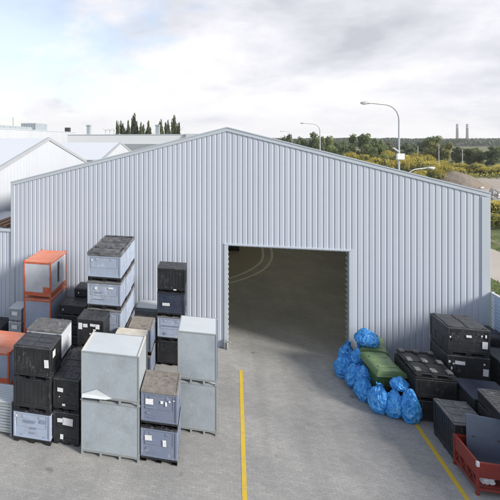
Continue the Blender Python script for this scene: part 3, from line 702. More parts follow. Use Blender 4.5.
# ------------------------------------------------------------------ right hand crates
B = dict(body=M_BLACK, lid=M_BLACKLID)
RL = ('lowest', 'middle', 'topmost')
for k in range(3):
    crate(('black crate at the bottom of the tallest stack on the right', 'black crate with white labels in the middle of the tallest right stack', 'black crate with heavy ribbed lid topping the tallest stack on the right')[k], 7.86, -3.02, 1.26, 1.32, .012+k*.945, .945, style=('grid', 'grid', 'slab')[k], stickers=((), ((-.25, .7, .3, .12), (.5, .45, .16, .24), (-.56, .72, .06, .08), (-.5, .5, .05, .1), (-.44, .66, .05, .05), (.46, .72, .05, .06)), ((.0, .68, .16, .08), (.47, .42, .16, .24), (.5, .72, .05, .1), (-.55, .62, .04, .06), (.38, .72, .04, .06)))[k], side=(), group='crates of the tallest right stack', **B)
for c in range(2):
    for k in range(2):
        crate('black crate under the upturned pallets beside the bin, %s %s' % (('front', 'rear')[c], ('lower', 'upper')[k]), 6.5, -3.95+c*.9, 1.2, .88, .012+k*.7, .7, M_BLACK, M_BLACK, style='flat', group='black crates under the upturned pallets')
def upturned_pallet(label, z, yaw):
    r = thing('plastic_pallet', label, 'pallet', (6.5, -3.06, z), yaw, 'upturned black pallets'); W, D = .6, .86
    def deck():
        bm = bmesh.new(); add_box(bm, -W, W, -D, D, 0, .04, 0.008)
        for i in range(3): add_box(bm, -W+.03, W-.03, (i-1)*(D-.12)-.035, (i-1)*(D-.12)+.035, .038, .07, 0.006)
        for i in range(3): add_box(bm, (i-1)*(W-.1)-.03, (i-1)*(W-.1)+.03, -D+.03, D-.03, .037, .06, 0.006)
        return bm
    part(r, 'deck', (1,), deck, M_BLACK)
    def foot():
        bm = bmesh.new(); add_box(bm, -.085, .085, -.10, .10, .06, .128, 0.012); return bm
    for i in range(3):
        for j in range(3): part(r, 'foot', (2,), foot, M_LIDGREY, ((i-1)*(W-.14), (j-1)*(D-.16), 0))
    return r
upturned_pallet('upturned black plastic pallet, lower of two beside the green bin', 1.414, .01)
upturned_pallet('upturned black plastic pallet with nine feet showing beside the green bin', 1.545, -.015)
crate('black crate with grey slab lid behind the red steel stillage', 6.63, -5.84, .9, 1.32, .012, 1.12, M_BLACK, M_LIDGREY, style='slab', ribs=True, group='black crates beside the right yellow line')
for k in range(2):
    crate(('black crate under the smooth dark lid before the tallest right stack', 'black crate with smooth blue-grey lid before the tallest right stack')[k], 7.75, -4.82, 1.2, 1.3, .012+k*.69, .69, M_BLACK, (M_BLACK, M_NAVY)[k], style='flat', group='crates before the tallest right stack')
for k in range(2):
    crate(('black crate on the ground under the ribbed lid box', 'black crate directly under the flat ribbed lid box')[k], 7.78, -6.28, 1.2, 1.35, .012+k*.68, .68, M_BLACK, M_BLACK, style='flat', group='black crates under the ribbed box')
crate('flat black box with ribbed grey lid behind the leaning board', 7.78, -6.26, 1.22, 1.36, 1.374, .38, M_BLACK, M_LIDGREY, style='ribs', yaw=-.06, name='folded_crate', group='black crates under the ribbed box')
for k in range(2):
    crate(('black crate on the ground right of the tallest stack', 'black crate with pale rimmed lid right of the tallest stack')[k], 9.32, -3.1, 1.15, 1.2, .012+k*.92, .92, style='marks', group='black crates right of the tallest stack', **B)
    crate(('black crate on the ground in the corner by the blue fence', 'black crate with dusty lid in the corner by the blue fence')[k], 9.36, -1.35, 1.15, 1.2, .012+k*.98, .98, style='slab', group='black crates in the fence corner', **B)
crate('black crate with grey lid at the right picture edge', 9.25, -5.2, 1.2, 1.2, .012, 1.2, M_BLACK, M_LIDGREY, style='grid', group='black crates at the right edge')
# things stored inside the doorway
for k in range(2):
    crate(('dark crate standing on the hall floor deep inside the doorway', 'dark crate stacked on another deep inside the doorway')[k], .75, 18.2, 1.4, 1.2, .016+k*1.0, 1.0, M_BLACK, M_BLACK, style='grid', group='dark crates inside the hall')

# red stillage and board
r = thing('steel_stillage', 'open red painted steel stillage at the right yellow line', 'stillage', (6.78, -6.47, .012)); W, D, h = .66, .6, .86
bm = bmesh.new()
for x in (-W, W-.06):
    for y in (-D, D-.06): add_box(bm, x, x+.06, y, y+.06, 0, h, 0.004); add_box(bm, x-.01, x+.07, y-.01, y+.07, 0, .015)
for y in (-D+.005, D-.055): add_box(bm, -W+.062, W-.062, y, y+.05, h-.065, h-.005, 0.004); add_box(bm, -W+.062, W-.062, y, y+.05, .12, .18, 0.004)
for x in (-W+.005, W-.055): add_box(bm, x, x+.05, -D+.062, D-.062, h-.065, h-.005, 0.004); add_box(bm, x, x+.05, -D+.062, D-.062, .12, .18, 0.004)
obj('frame', bm, M_RED, r)
for x in (-W+.02, W-.03):
    bm = bmesh.new(); n = 6
    for i in range(n):
        ya = -D+.08+(2*D-.16)*i/n; yb = -D+.08+(2*D-.16)*(i+1)/n; za, zb = (.18, h*.52) if i % 2 == 0 else (h*.52, .18)
        add_tube(bm, [(x, ya, za), (x, yb, zb)], .014, 6)
    obj('lattice', bm, M_RED, r)
bm = bmesh.new()
add_box(bm, -W+.018, -W+.03, -D+.062, D-.062, h*.52, h-.07); add_box(bm, W-.03, W-.018, -D+.062, D-.062, h*.52, h-.07)
add_box(bm, -W+.062, W-.062, -D+.018, -D+.03, h*.55, h-.07); add_box(bm, -W+.062, W-.062, D-.03, D-.018, .185, h-.07)
obj('side_sheet', bm, M_RED, r)
bm = bmesh.new(); add_box(bm, -W+.06, W-.06, -D+.06, D-.06, .19, .215); add_box(bm, -W+.05, W-.06, -D+.03, D*.05, h*.52, h*.54); obj('deck', bm, M_RED, r)
bm = bmesh.new(); add_box(bm, -W-.002, -W+.062, -D-.004, -D+.05, h-.12, h+.002); obj('white_tag', bm, M_PAPER, r)
bm = bmesh.new()
bmesh.ops.create_icosphere(bm, subdivisions=4, radius=1)
for v in bm.verts:
    q = v.co.copy(); n = mnoise.fractal(q*2.2+Vector((3, 1, 7)), 1.0, 2.0, 4)
    v.co = Vector((q.x*.17, q.y*.12, q.z*.19))*(1+.45*n)
o = link('paper_bundle', mesh_of(bm, 'paper_bundle', M_PAPER), None, (6.42, -6.88, .40)); tag(o, 'crumpled white paper bundle lying in the front of the red stillage', 'paper')
bm = bmesh.new(); add_box(bm, -.42, .42, -.015, .015, 0, 1.32, 0.004)
pn = thing('leaning_board', 'dark blue-grey board standing upright in the red stillage', 'board', (6.76, -6.18, .24), -.16); pn.rotation_euler = (-.06, 0, -.16)
obj('board_sheet', bm, M_PANEL, pn)
bm = bmesh.new()
for x in (-.26, .3):
    add_box(bm, x-.03, x+.03, -.024, -.012, .72, .76, 0.003)
obj('grip_slot', bm, M_DARKBOX, pn)

# ------------------------------------------------------------------ green wheeled bins
def bin_(label, x, y, rz):
    r = thing('wheeled_bin', label, 'bin', (x, y, .012), rz, 'green wheeled bins')
    def body():
        bm = bmesh.new(); A = [(-.36, -.5), (.36, -.5), (.36, .5), (-.36, .5)]; lv = []
        for z, s, t in ((.14, .86, .90), (.22, .96, .96), (.95, 1.16, 1.26), (1.0, 1.22, 1.32), (1.06, 1.22, 1.32)):
            lv.append([bm.verts.new((a*s, b*t, z)) for a, b in A])
        for p, q in zip(lv, lv[1:]):
            for i in range(4): bm.faces.new((p[i], p[(i+1) % 4], q[(i+1) % 4], q[i]))
        bm.faces.new(list(reversed(lv[0]))); bm.faces.new(lv[-1])
        for i in range(5):
            yy = -.5+i*.25
            add_box(bm, -.425, -.38, yy-.02, yy+.02, .35, .95, .006); add_box(bm, .38, .425, yy-.02, yy+.02, .35, .95, .006)
        for xx in (-.24, .24): add_box(bm, xx-.025, xx+.025, -.635, -.56, .35, .95, .006)
        bmesh.ops.bevel(bm, geom=[e for e in bm.edges if e.calc_length() > .6], offset=.025, segments=2, affect='EDGES')
        return bm
    def lid():
        sq = lambda c: math.copysign(abs(c)**.5, c) if abs(c) > 1e-6 else 0.0
        bm = bmesh.new(); n = 18; ys = (-.70, -.68, -.35, 0, .35, .68, .70); rings = []
        for yy in ys:
            sc = .985 if abs(yy) == .70 else 1
            rings.append([bm.verts.new((-.475*sc*sq(math.cos(math.pi*i/n)), yy, 1.055+.20*sc*sq(math.sin(math.pi*i/n)))) for i in range(n+1)])
        for p, q in zip(rings, rings[1:]):
            for i in range(n): bm.faces.new((p[i], p[i+1], q[i+1], q[i]))
        bm.faces.new(rings[0]); bm.faces.new(list(reversed(rings[-1])))
        for p, q in zip(rings, rings[1:]): bm.faces.new((p[0], q[0], q[-1], p[-1]))
        # raised rim and ribs over the dome
        for yy, rr in ((-.69, .012), (.69, .012)):
            add_tube(bm, [(-.478*sq(math.cos(math.pi*i/n)), yy, 1.057+.202*sq(math.sin(math.pi*i/n))) for i in range(n+1)], rr, 6)
        add_box(bm, -.50, .50, -.73, .73, 1.045, 1.075, .01)
        for yy in (-.36, .36): add_box(bm, -.30, .30, yy-.05, yy+.05, 1.25, 1.272, .008)
        return bm
    def handle():
        bm = bmesh.new()
        for x0 in (-.12, .2):
            add_tube(bm, [(x0-.1, -.66, .86), (x0-.1, -.74, .86), (x0-.08, -.76, .78), (x0+.08, -.76, .78), (x0+.1, -.74, .86), (x0+.1, -.66, .86)], .022, 8)
        add_box(bm, -.16, -.06, -.665, -.63, .58, .74, .01); add_box(bm, .03, .25, -.665, -.62, .66, .82, .02)
        return bm
    part(r, 'body', (1,), body, M_GREENBODY); part(r, 'lid', (1,), lid, M_GREEN); part(r, 'handle', (1,), handle, M_RUBBER)
    def wheel():
        bm = bmesh.new(); add_tube(bm, [(-.025, 0, .09), (.025, 0, .09)], .09, 16); add_box(bm, -.035, .035, -.03, .03, .1, .16); return bm
    for sx in (-.28, .28):
        for sy in (-.4, .4): part(r, 'wheel', (1,), wheel, M_RUBBER, (sx, sy, 0))
    return r
bin_('green wheeled bin with domed lid among the blue bags, end facing out', 5.36, -2.62, .10)
bin_('green wheeled bin against the hall wall behind the blue bags', 5.50, -1.02, -.18)

# ------------------------------------------------------------------ blue bags
def bag(label, x, y, z, w, d, h, seed, tilt=(0, 0), knot=True):
    rnd = random.Random(seed); r = thing('rubbish_bag', label, 'bag', (x, y, z), rnd.uniform(0, 6.28), 'blue bags heaped round the bin'); r.rotation_euler = (tilt[0], tilt[1], r.rotation_euler[2])
    bm = bmesh.new(); bmesh.ops.create_icosphere(bm, subdivisions=6, radius=1)
    off = Vector((seed*3.1, seed*1.7, seed*2.3))
    for v in bm.verts:
        q = v.co.copy()
        n1 = mnoise.noise(q*1.3+off); ridg = 1-abs(mnoise.noise(q*3.2+off*1.3))*2; r2 = 1-abs(mnoise.noise(q*7.0+off*.7))*2; r3 = 1-abs(mnoise.noise(q*13+off*.4))*2
        k = .95+.30*n1+.15*ridg+.07*r2+.018*r3
        zz = q.z
        prof = (1.0 if zz < -.1 else 1.0-.40*((zz+.1)/1.1)**1.3)*.95+.06*(zz < -.3)
        p = Vector((q.x*w/2*prof*k, q.y*d/2*prof*k, (zz*k*.5+.46)*h))
        if p.z < .02: p.z = .004+.1*(p.z-.02)*.1
        p.z = max(p.z, .002)
        v.co = p
    obj('bag_body', bm, M_BAG, r, True)
    if knot:
        bm = bmesh.new(); top = h*.93
        nk = 9; rings = []
        for j, (zz, rr) in enumerate(((-.06, .10), (0, .035), (.05, .03), (.10, .07), (.17, .11))):
            rings.append([bm.verts.new((rr*math.cos(2*math.pi*i/nk)*(1+.5*rnd.uniform(-1, 1)*(j > 2)), rr*math.sin(2*math.pi*i/nk)*(1+.5*rnd.uniform(-1, 1)*(j > 2)), top+zz+(.05*rnd.uniform(-1, 1) if j > 2 else 0))) for i in range(nk)])
        for p, q in zip(rings, rings[1:]):
            for i in range(nk): bm.faces.new((p[i], p[(i+1) % nk], q[(i+1) % nk], q[i]))
        obj('knotted_neck', bm, M_BAG, r, True)
    return r
bag('blue rubbish bag topping the heap, resting high on the rear green bin', 5.27, -1.15, 1.18, .95, .8, .62, 1, knot=False)
bag('blue rubbish bag farthest left in the heap, nearest the doorway', 4.42, -1.45, .012, .72, .72, .85, 2)
bag('blue rubbish bag close to the door jamb behind the leftmost one', 4.72, -.72, .012, .72, .7, .98, 3)
bag('blue rubbish bag piled high between the leftmost bag and the bin', 4.84, -1.55, .45, .66, .6, .72, 4, (.1, .2))
bag('blue rubbish bag second from left along the front of the heap', 4.60, -2.15, .012, .74, .7, .86, 5)
bag('blue rubbish bag slumped against the near left corner of the bin', 4.66, -2.90, .012, .66, .62, .76, 6, (0, .12))
bag('blue rubbish bag at the near end of the bin, leftmost of three', 4.93, -3.62, .012, .62, .6, .84, 7)
bag('blue rubbish bag at the near end of the bin, middle of three', 5.34, -3.76, .012, .60, .56, .86, 8)
bag('tall blue rubbish bag at the near end of the bin beside the pallets', 5.72, -3.98, .012, .58, .52, 1.02, 9, knot=False)
bag('blue rubbish bag wedged low between the front bags and the bin side', 4.88, -2.45, .25, .62, .58, .72, 11, (0, .25), False)
bag('small blue rubbish bag balanced on the bags before the bin', 5.56, -3.62, .80, .56, .5, .42, 10, (.1, -.1), False)

# ------------------------------------------------------------------ blue fence on the right, its post at the hall corner
f = thing('corrugated_fence', 'blue corrugated metal fence running out from the right hall corner', 'fence', (10.075, -.05, 0))
bm = bmesh.new(); z = .08; prev = None
cols = []
while z < 3.2:
    for dz, dx in ((0, 0), (.05, 0), (.07, .035), (.115, .035), (.135, 0)):
        if z+dz <= 3.2: cols.append((z+dz, dx))
    z += .1395
for (za, da), (zb, db) in zip(cols, cols[1:]):
    if zb-za < 1e-4: continue
    bm.faces.new([bm.verts.new(p) for p in ((da, -.05, za), (db, -.05, zb), (db, -14, zb), (da, -14, za))])
bmesh.ops.remove_doubles(bm, verts=bm.verts, dist=.001)
o = obj('sheet_panel', bm, M_FENCE, f)
sm = o.modifiers.new('thickness', 'SOLIDIFY'); sm.thickness = .006; sm.offset = 0
for i in range(8):
    bm = bmesh.new(); add_box(bm, -.035, .06, -.045, .04, 0, 3.28, .006)
    link('post', mesh_of(bm, 'post', M_POSTWHITE), f, (.0 if i == 0 else .08, -i*2.0, 0))
bm = bmesh.new(); add_box(bm, -.02, .08, -14, -.06, 3.205, 3.25, .006); obj('top_rail', bm, M_POSTWHITE, f)

# ------------------------------------------------------------------ white halls on the left
def white_hall(name, label, xg, y0, ym, y1, ze, zr, length):
    r = thing(name, label, 'building', (xg, ym, 0)); a, b = y0-ym, y1-ym
    def wall():
        bm = bmesh.new(); n = int((b-a)/.25); pts = []
        for i in range(n+1):
            y = a+(b-a)*i/n; zt = zr-(zr-ze)*(abs(y)/(-a if y < 0 else b)); pts.append((y, zt-.04, -.012 if i % 2 else 0))
        for (ya, za, da), (yb, zb, db) in zip(pts, pts[1:]): bm.faces.new([bm.verts.new(p) for p in ((da, ya, 0), (db, yb, 0), (db, yb, zb), (da, ya, za))])
        bmesh.ops.remove_doubles(bm, verts=bm.verts, dist=.001); return bm
    obj('gable_wall', wall(), M_WHITEHALL, r)
    bm = bmesh.new(); add_box(bm, -length, -.05, a, a+.2, 0, ze-.1); add_box(bm, -length, -.05, b-.2, b, 0, ze-.1); add_box(bm, -length, -length+.2, a+.21, b-.21, 0, ze-.1); obj('side_wall', bm, M_WHITEHALL, r)
    for s, e in ((-1, a), (1, b)):
        bm = bmesh.new(); v = [bm.verts.new(p) for p in ((.0, 0, zr), (.0, e*1.01, ze-.02), (-length, e*1.01, ze-.02), (-length, 0, zr))]; w = [bm.verts.new(q.co-Vector((0, 0, .12))) for q in v]
        bm.faces.new(v); bm.faces.new(list(reversed(w)))
        for i in range(4): bm.faces.new((v[i], v[(i+1) % 4], w[(i+1) % 4], w[i]))
        obj('roof', bm, M_WHITEROOF, r)
        bm = bmesh.new(); v = [bm.verts.new(p) for p in ((.06, 0, zr+.08), (.06, e*1.012, ze+.06), (.06, e*1.012, ze-.2), (.06, 0, zr-.18))]; w = [bm.verts.new(q.co-Vector((.16, 0, 0))) for q in v]
        bm.faces.new(v); bm.faces.new(list(reversed(w)))
        for i in range(4): bm.faces.new((v[i], v[(i+1) % 4], w[(i+1) % 4], w[i]))
        obj('rake_flashing', bm, M_TRIM2, r)
white_hall('white_hall', 'white gabled metal hall beyond the left end of the corrugated hall', -13.5, 2.9, 13.4, 24.0, 7.05, 9.38, 55)
white_hall('white_hall', 'smaller looking white gabled hall farther back behind the first white one', -13.5, 31.0, 41.6, 52.2, 6.95, 8.89, 50)

# long flat buildings behind
b = thing('flat_roofed_building', 'long white flat roofed building behind the white halls', 'building', (-53, 83, 0))
bm = bmesh.new(); add_box(bm, -45, 0, -20, 62, 0, 12.0, .05); obj('wall', bm, M_WHITEHALL, b)
bm = bmesh.new(); add_box(bm, -45.1, .08, -20.1, 62.1, 12.003, 12.25); obj('parapet', bm, M_TRIM, b)
bm = bmesh.new(); add_box(bm, -9, -3, -20, 27, 12.26, 13.2, .03)
for i in range(12): add_box(bm, -2.995, -2.9, -18+i*3.7, -17.8+i*3.7, 12.3, 13.15)
obj('roof_plant', bm, M_GREYBOX, b)
bm = bmesh.new(); add_box(bm, -8, -3, 30, 40, 12.26, 14.6, .05)
for i in range(6): add_box(bm, -7.6+i*.85, -7.5+i*.85, 29.92, 29.995, 12.4, 14.5)
obj('roof_cabin', bm, M_GREYBOX, b)
bm = bmesh.new(); add_tube(bm, [(-6, 20, 13.2), (-6, 20, 16.0)], .12, 6); obj('mast', bm, M_DUCT, b)
bm = bmesh.new(); add_box(bm, -2.6, -.8, 57, 58.8, 12.26, 13.9, .05); obj('roof_hatch', bm, M_DARKBOX, b)
b2 = thing('flat_roofed_building', 'pale grey flat roofed building below the poplars', 'building', (0, 100, 0))
bm = bmesh.new(); add_box(bm, -41, -8.2, 0, 30, 0, 10.6, .05); obj('wall', bm, M_GREYWALL, b2)
bm = bmesh.new(); add_box(bm, -41.1, -8.1, -.1, .3, 10.603, 10.8); add_box(bm, -41.1, -8.1, 29.7, 30.1, 10.603, 10.8); obj('parapet', bm, M_TRIM, b2)
bm = bmesh.new(); add_box(bm, -8.15, -3.0, -.6, 26, 0, 10.9, .05); obj('end_block', bm, M_WHITEHALL, b2)
bm = bmesh.new(); add_box(bm, -8.19, -8.1, -.62, -.55, 0, 10.8); add_box(bm, -28, -12, -.25, -.02, 5.0, 8.2, .02); obj('window_band', bm, M_GREYBOX, b2)
for px_, lab, r1, h1, yb, zb in ((83, 'left', .5, 13.0, 1.5, 10.6), (157, 'right', .5, 12.9, 1.5, 10.6)):
    p = far(px_, 121.5 if px_ < 100 else 121.5)
    bm = bmesh.new(); add_box(bm, p.x-r1, p.x+r1, 101.2, 102.8, 10.605, h1+.2-.1, .04); add_box(bm, p.x-r1-.12, p.x+r1+.12, 101.1, 102.9, h1+.1, h1+.5, .04)
    o = link('vent_shaft', mesh_of(bm, 'vent_shaft', M_DUCT)); tag(o, 'grey metal vent shaft on the flat roof, %s' % ('left of the poplars' if lab == 'left' else 'between the two poplar clumps'), 'vent')
for px_, n_ in ((103, 'leftmost'), (107.5, 'middle'), (112, 'rightmost')):
    p = far(px_, 121.5); h0 = 10.81
    fl = thing('floodlight', 'white floodlight on short pole above the flat roof, %s of three' % n_, 'floodlight', (p.x, 100.1, h0), 0, 'floodlights on the flat roof')
    bm = bmesh.new(); add_tube(bm, [(0, 0, 0), (0, 0, 1.1)], .07, 6); obj('pole', bm, M_DUCT, fl)
    bm = bmesh.new(); add_box(bm, -.75, .5, -.25, .25, 1.0, 1.35, .04, Matrix.Translation((0, 0, 1.1)) @ Matrix.Rotation(.5, 4, 'Y') @ Matrix.Translation((0, 0, -1.0))); obj('lamp_head', bm, M_POSTWHITE, fl)

# ------------------------------------------------------------------ street lamps
def lamp(label, px_, depth, h, arm, rz, r0=.09, plate=False, low=False):
    p = far(px_, depth); r = thing('street_lamp', label, 'street lamp', p, rz, 'grey street lamps with curved arms')
    bm = bmesh.new(); add_tube(bm, [(0, 0, 0), (0, 0, h*.35), (0, 0, h*.36), (0, 0, h-1.3)], [r0, r0, r0*.75, r0*.6], 10); obj('pole', bm, M_LAMP, r, False)
    bm = bmesh.new(); pts = [(0, 0, h-1.3)]
    for i in range(1, 8):
        a = math.pi/2*i/7; pts.append((-(1-math.cos(a))*1.1, 0, h-1.3+math.sin(a)*1.1))
    pts.append((-arm+.45, 0, h-.2+.1+.12*0)); add_tube(bm, pts, r0*.55, 8); obj('arm', bm, M_LAMP, r)
    bm = bmesh.new()
    bmesh.ops.create_icosphere(bm, subdivisions=3, radius=1)
    for v in bm.verts:
        v.co = Vector((v.co.x*.42-arm+.1, v.co.y*.15, (v.co.z*.12 if v.co.z > 0 else v.co.z*.09)+h-.1))
    hd = obj('lamp_head', bm, M_LAMP, r, True)
    bm = bmesh.new(); bmesh.ops.create_icosphere(bm, subdivisions=2, radius=1)
    for v in bm.verts: v.co = Vector((v.co.x*.26-arm+.0, v.co.y*.12, v.co.z*.07+h-.17))
    obj('lamp_glass', bm, M_GLASS, hd, True)
    if plate:
        bm = bmesh.new(); add_box(bm, -.26, .28, -.22, -.08, height(159.5, depth), height(153.5, depth), .02); add_tube(bm, [(0, 0, height(156, depth)), (0, -.12, height(156, depth))], .04, 6); obj('white_cabinet', bm, M_POSTWHITE, r)
        bm = bmesh.new(); add_box(bm, -.62, -.05, -.18, -.1, -.05, .05, .01, Matrix.Translation((0, 0, height(152.5, depth))) @ Matrix.Rotation(.6, 4, 'Y')); obj('bracket', bm, M_LAMP, r)
lamp('tall grey street lamp with white cabinet behind the right roof slope', 399, 32, height(101.5, 32), 2.45, TH, .095, True)
lamp('mid distance street lamp above the right roof slope, before dark trees', 320, 69, height(122.5, 69), 2.7, TH, .12)
lamp('small distant street lamp near the roof peak', 292, 138, height(131, 138), 3.3, TH, .11)
lamp('low street lamp whose arm just clears the roof edge', 405.5, 40, height(166.8, 40), 2.35, TH+math.pi, .09)

# ------------------------------------------------------------------ trees and bushes
def crown_mesh(name, m, seed, w, h, n, leaf, z0=.15, kind='round'):
    if kind == 'column': leaf *= 1.7
    rnd = random.Random(seed); bm = bmesh.new(); cl = []
    k = 26 if kind == 'round' else 22
    for i in range(k):
        while True:
            p = Vector((rnd.uniform(-1, 1), rnd.uniform(-1, 1), rnd.uniform(-1, 1)))
            if p.length < 1: break
        p = p.normalized()*(.35+.62*rnd.random()**.5)
        if kind == 'column': p *= .86
        cl.append((p, rnd.uniform(.2, .42) if kind == 'round' else rnd.uniform(.3, .5)))
    for i in range(n):
        c, rr = rnd.choice(cl)
        d = Vector((rnd.gauss(0, 1), rnd.gauss(0, 1), rnd.gauss(0, 1))).normalized()*rr*(rnd.random()**.45)
        q = c+d
        pos = Vector((q.x*w/2*.82, q.y*w/2*.82, h*(z0+(1-z0)*.5)+q.z*h*(1-z0)*.5*.9))
        if pos.z < .1: continue
        nrm = (d.normalized()+Vector((rnd.uniform(-.8, .8), rnd.uniform(-.8, .8), rnd.uniform(-.4, 1)))).normalized()
        s = leaf*rnd.uniform(.6, 1.3); t = nrm.orthogonal().normalized(); t = Matrix.Rotation(rnd.uniform(0, 6.28), 3, nrm) @ t; u = nrm.cross(t)
        bm.faces.new([bm.verts.new(pos+t*s*a+u*s*b*.7) for a, b in ((-.5, -.3), (.1, -.5), (.55, .1), (0, .5))])
    me = bpy.data.meshes.new(name); bm.to_mesh(me); bm.free(); me.materials.append(m)
    return me
def trunk_mesh(seed, h, w):
    rnd = random.Random(seed); bm = bmesh.new(); r0 = h*.022
    add_tube(bm, [(0, 0, -.1), (.02*h*.2, 0, h*.3), (0, .03*h*.3, h*.6), (0, 0, h*.85)], [r0*1.2, r0*.9, r0*.55, r0*.15], 7)
    for i in range(6):
        a = rnd.uniform(0, 6.28); zz = h*rnd.uniform(.2, .55); l = w*.36
        add_tube(bm, [(0, 0, zz), (math.cos(a)*l*.5, math.sin(a)*l*.5, zz+h*.12), (math.cos(a)*l, math.sin(a)*l, zz+h*.22)], [r0*.45, r0*.3, r0*.08], 5)
    return mesh_of(bm, 'trunk', M_BARK)
TREE_PROTO = {}
def tree(label, px_, depth, top_py, wpx, m, seed, group, kind='round', name='tree', z0=.12, leaf=None, n=5000):
    h = height(top_py, depth); w = wpx*depth/FOC; p = far(px_, depth)
    r = thing(name, label, 'tree', p, 0, group)
    key = (m.name, seed % 3, kind)
    cm = cached(('crown',)+key, lambda: crown_mesh('crown', m, seed, 1, 1, n, .055, z0, kind))
    tm = cached(('trunk', seed % 3), lambda: trunk_mesh(seed, 1, 1))
    c = link('crown', cm, r); c.scale = (w, w, h); c.rotation_euler = (0, 0, random.uniform(0, 6.28))
    t = link('trunk', tm, r); t.scale = (w*.8 if kind == 'round' else h*.5, w*.8 if kind == 'round' else h*.5, h)
    return r
for i, (px_, tp, wp) in enumerate(((117.6, 121, 5.4), (122.6, 117, 5.2), (127.8, 120, 4.8), (134.6, 114, 7.6), (141.6, 119, 6.2), (148, 120.5, 6.2), (161, 120, 6.5), (167.5, 116.5, 6.2), (175, 115, 7.6), (178.6, 123, 4.5))):
    nm = ('first', 'second', 'third', 'fourth', 'fifth', 'sixth', 'seventh', 'eighth', 'ninth', 'tenth')[i]
    tree('dark slim poplar above the flat grey roof, %s from the left' % nm, px_, 175+random.uniform(-6, 6), tp, wp*1.35, F_POPLAR, i, 'poplars behind the flat roof', 'column', 'poplar_tree', .10, n=3400)
spec = [ # px, depth, top, width px, material, label
 (287, 175, 134.8, 20, F_DARK, 'dark leafy tree nearest the roof peak'), (296, 150, 135.5, 17, F_DARK, 'dark tree between the small lamp and the taller round tree'),
 (312, 150, 132.0, 24, F_DARK, 'broad dark tree left of the mid distance street lamp'), (327, 150, 135.5, 19, F_MID, 'mid green tree just right of the mid distance street lamp'),
 (336, 190, 138.5, 20, F_DARK, 'low dark tree in the gap before the round tree'), (346, 165, 140.5, 16, F_DARK, 'small dark tree left of the broad round tree'),
 (361, 140, 133.2, 28, F_MID, 'broad round green tree left of the tall street lamp'), (376, 150, 138, 20, F_MID, 'rounded green tree touching the tall street lamp'),
 (389, 170, 141.5, 18, F_DARK, 'dark low tree just left of the tall lamp pole'), (405, 175, 143, 20, F_DARK, 'dark low tree just right of the tall lamp pole'), (418, 180, 143.5, 20, F_DARK, 'dark low tree behind the yellow flowering bushes'),
 (427, 185, 137, 18, F_DARK, 'dark tall tree left of the pale autumn tree'), (434, 175, 135.6, 22, F_MID, 'tall green tree behind the pale autumn tree'), (440, 132, 136.8, 26, F_LIGHT, 'pale yellowish autumn tree left of the chimneys'),
 (456, 165, 146, 20, F_MID, 'low green tree below the left chimney'), (466, 150, 148, 22, F_MID, 'low bushy tree below the right chimney'), (478, 150, 147, 22, F_MID, 'broad low bushy tree right of the chimneys'),
 (490, 145, 146.3, 24, F_DARK, 'dark low bushy tree near the right picture edge'), (503, 150, 146, 26, F_MID, 'low bushy tree cut by the right picture edge'), (303, 185, 138, 18, F_MID, 'green tree filling the gap behind the broad dark tree')]
for i, (px_, dp, tp, wp, m, lb) in enumerate(spec):
    tree(lb, px_, dp, tp, wp*1.12, m, i, 'trees beyond the hall roof', leaf=None)
def bush(label, px_, depth, h, w, gold, i, group):
    p = far(px_, depth); r = thing('flowering_bush' if gold else 'bush', label, 'bush', p, random.uniform(0, 6.28), group)
    cm = cached(('bush', i % 3), lambda: crown_mesh('foliage', F_BUSH, 90+i, 1, 1, 2400, .065, .0))
    c = link('foliage', cm, r); c.scale = (w, w, h)
    if gold:
        def fl():
            rnd = random.Random(500+i); bm = bmesh.new()
            for k in range(900):
                a = rnd.uniform(0, 6.28); rr = rnd.random()**.6*.5; zz = .55+.42*math.sqrt(max(0, 1-(rr/.52)**2))+rnd.uniform(-.22, .06)
                pos = Vector((rr*math.cos(a), rr*math.sin(a), zz)); s = rnd.uniform(.02, .045)
                bm.faces.new([bm.verts.new(pos+Vector((rnd.uniform(-s, s), rnd.uniform(-s, s), rnd.uniform(-s, s)))) for q in range(3)])
            me = bpy.data.meshes.new('blossoms'); bm.to_mesh(me); bm.free(); me.materials.append(F_GOLD); return me
        f_ = link('blossoms', cached(('gold', i % 3), fl), r); f_.scale = (w*1.05, w*1.05, h*1.08)
rb_ = random.Random(11)
WH = ('yellow flowering bush beyond the roof, %s')
def ordinal(i):
    o = ('first', 'second', 'third', 'fourth', 'fifth', 'sixth', 'seventh', 'eighth', 'ninth', 'tenth', 'eleventh', 'twelfth', 'thirteenth', 'fourteenth', 'fifteenth', 'sixteenth', 'seventeenth', 'eighteenth', 'nineteenth', 'twentieth')
    return o[i] if i < 20 else 'twenty-'+o[i-20]
rows = (('far row', 'back', [(352+i*6.3, 126, height(151.5+rb_.uniform(0, 5)+(max(0, i-7))*.9, 126)) for i in range(17)], 4.6),
        ('middle row', 'mid', [(356+i*6.6, 108, height(158+rb_.uniform(0, 6)+max(0, i-8)*.8, 108)) for i in range(15)], 4.0),
        ('near row', 'near', [(372+i*7.2, 92, height(165+rb_.uniform(0, 6)+i*.35, 92)) for i in range(10)], 3.4))
k = 0
for rn, _, lst, w in rows:
    for i, (px_, dp, h) in enumerate(lst):
        gold = rb_.random() < .52
        bush(('yellow flowering bush' if gold else 'green weedy bush')+' in the %s beyond the roof, %s from the left' % (rn, ordinal(i)), px_+rb_.uniform(-2, 2), dp+rb_.uniform(-4, 4), max(1.2, h), w*rb_.uniform(.85, 1.2), gold, k, 'bushes beyond the hall roof'); k += 1
for i in range(12):
    bush('low yellow bush behind the dirt mound, %s from the left' % ordinal(i), 446+i*5.2, 118+rb_.uniform(-7, 7), rb_.uniform(1.6, 2.9), rb_.uniform(3, 4.5), i % 4 != 1, k, 'low bushes behind the dirt mound'); k += 1
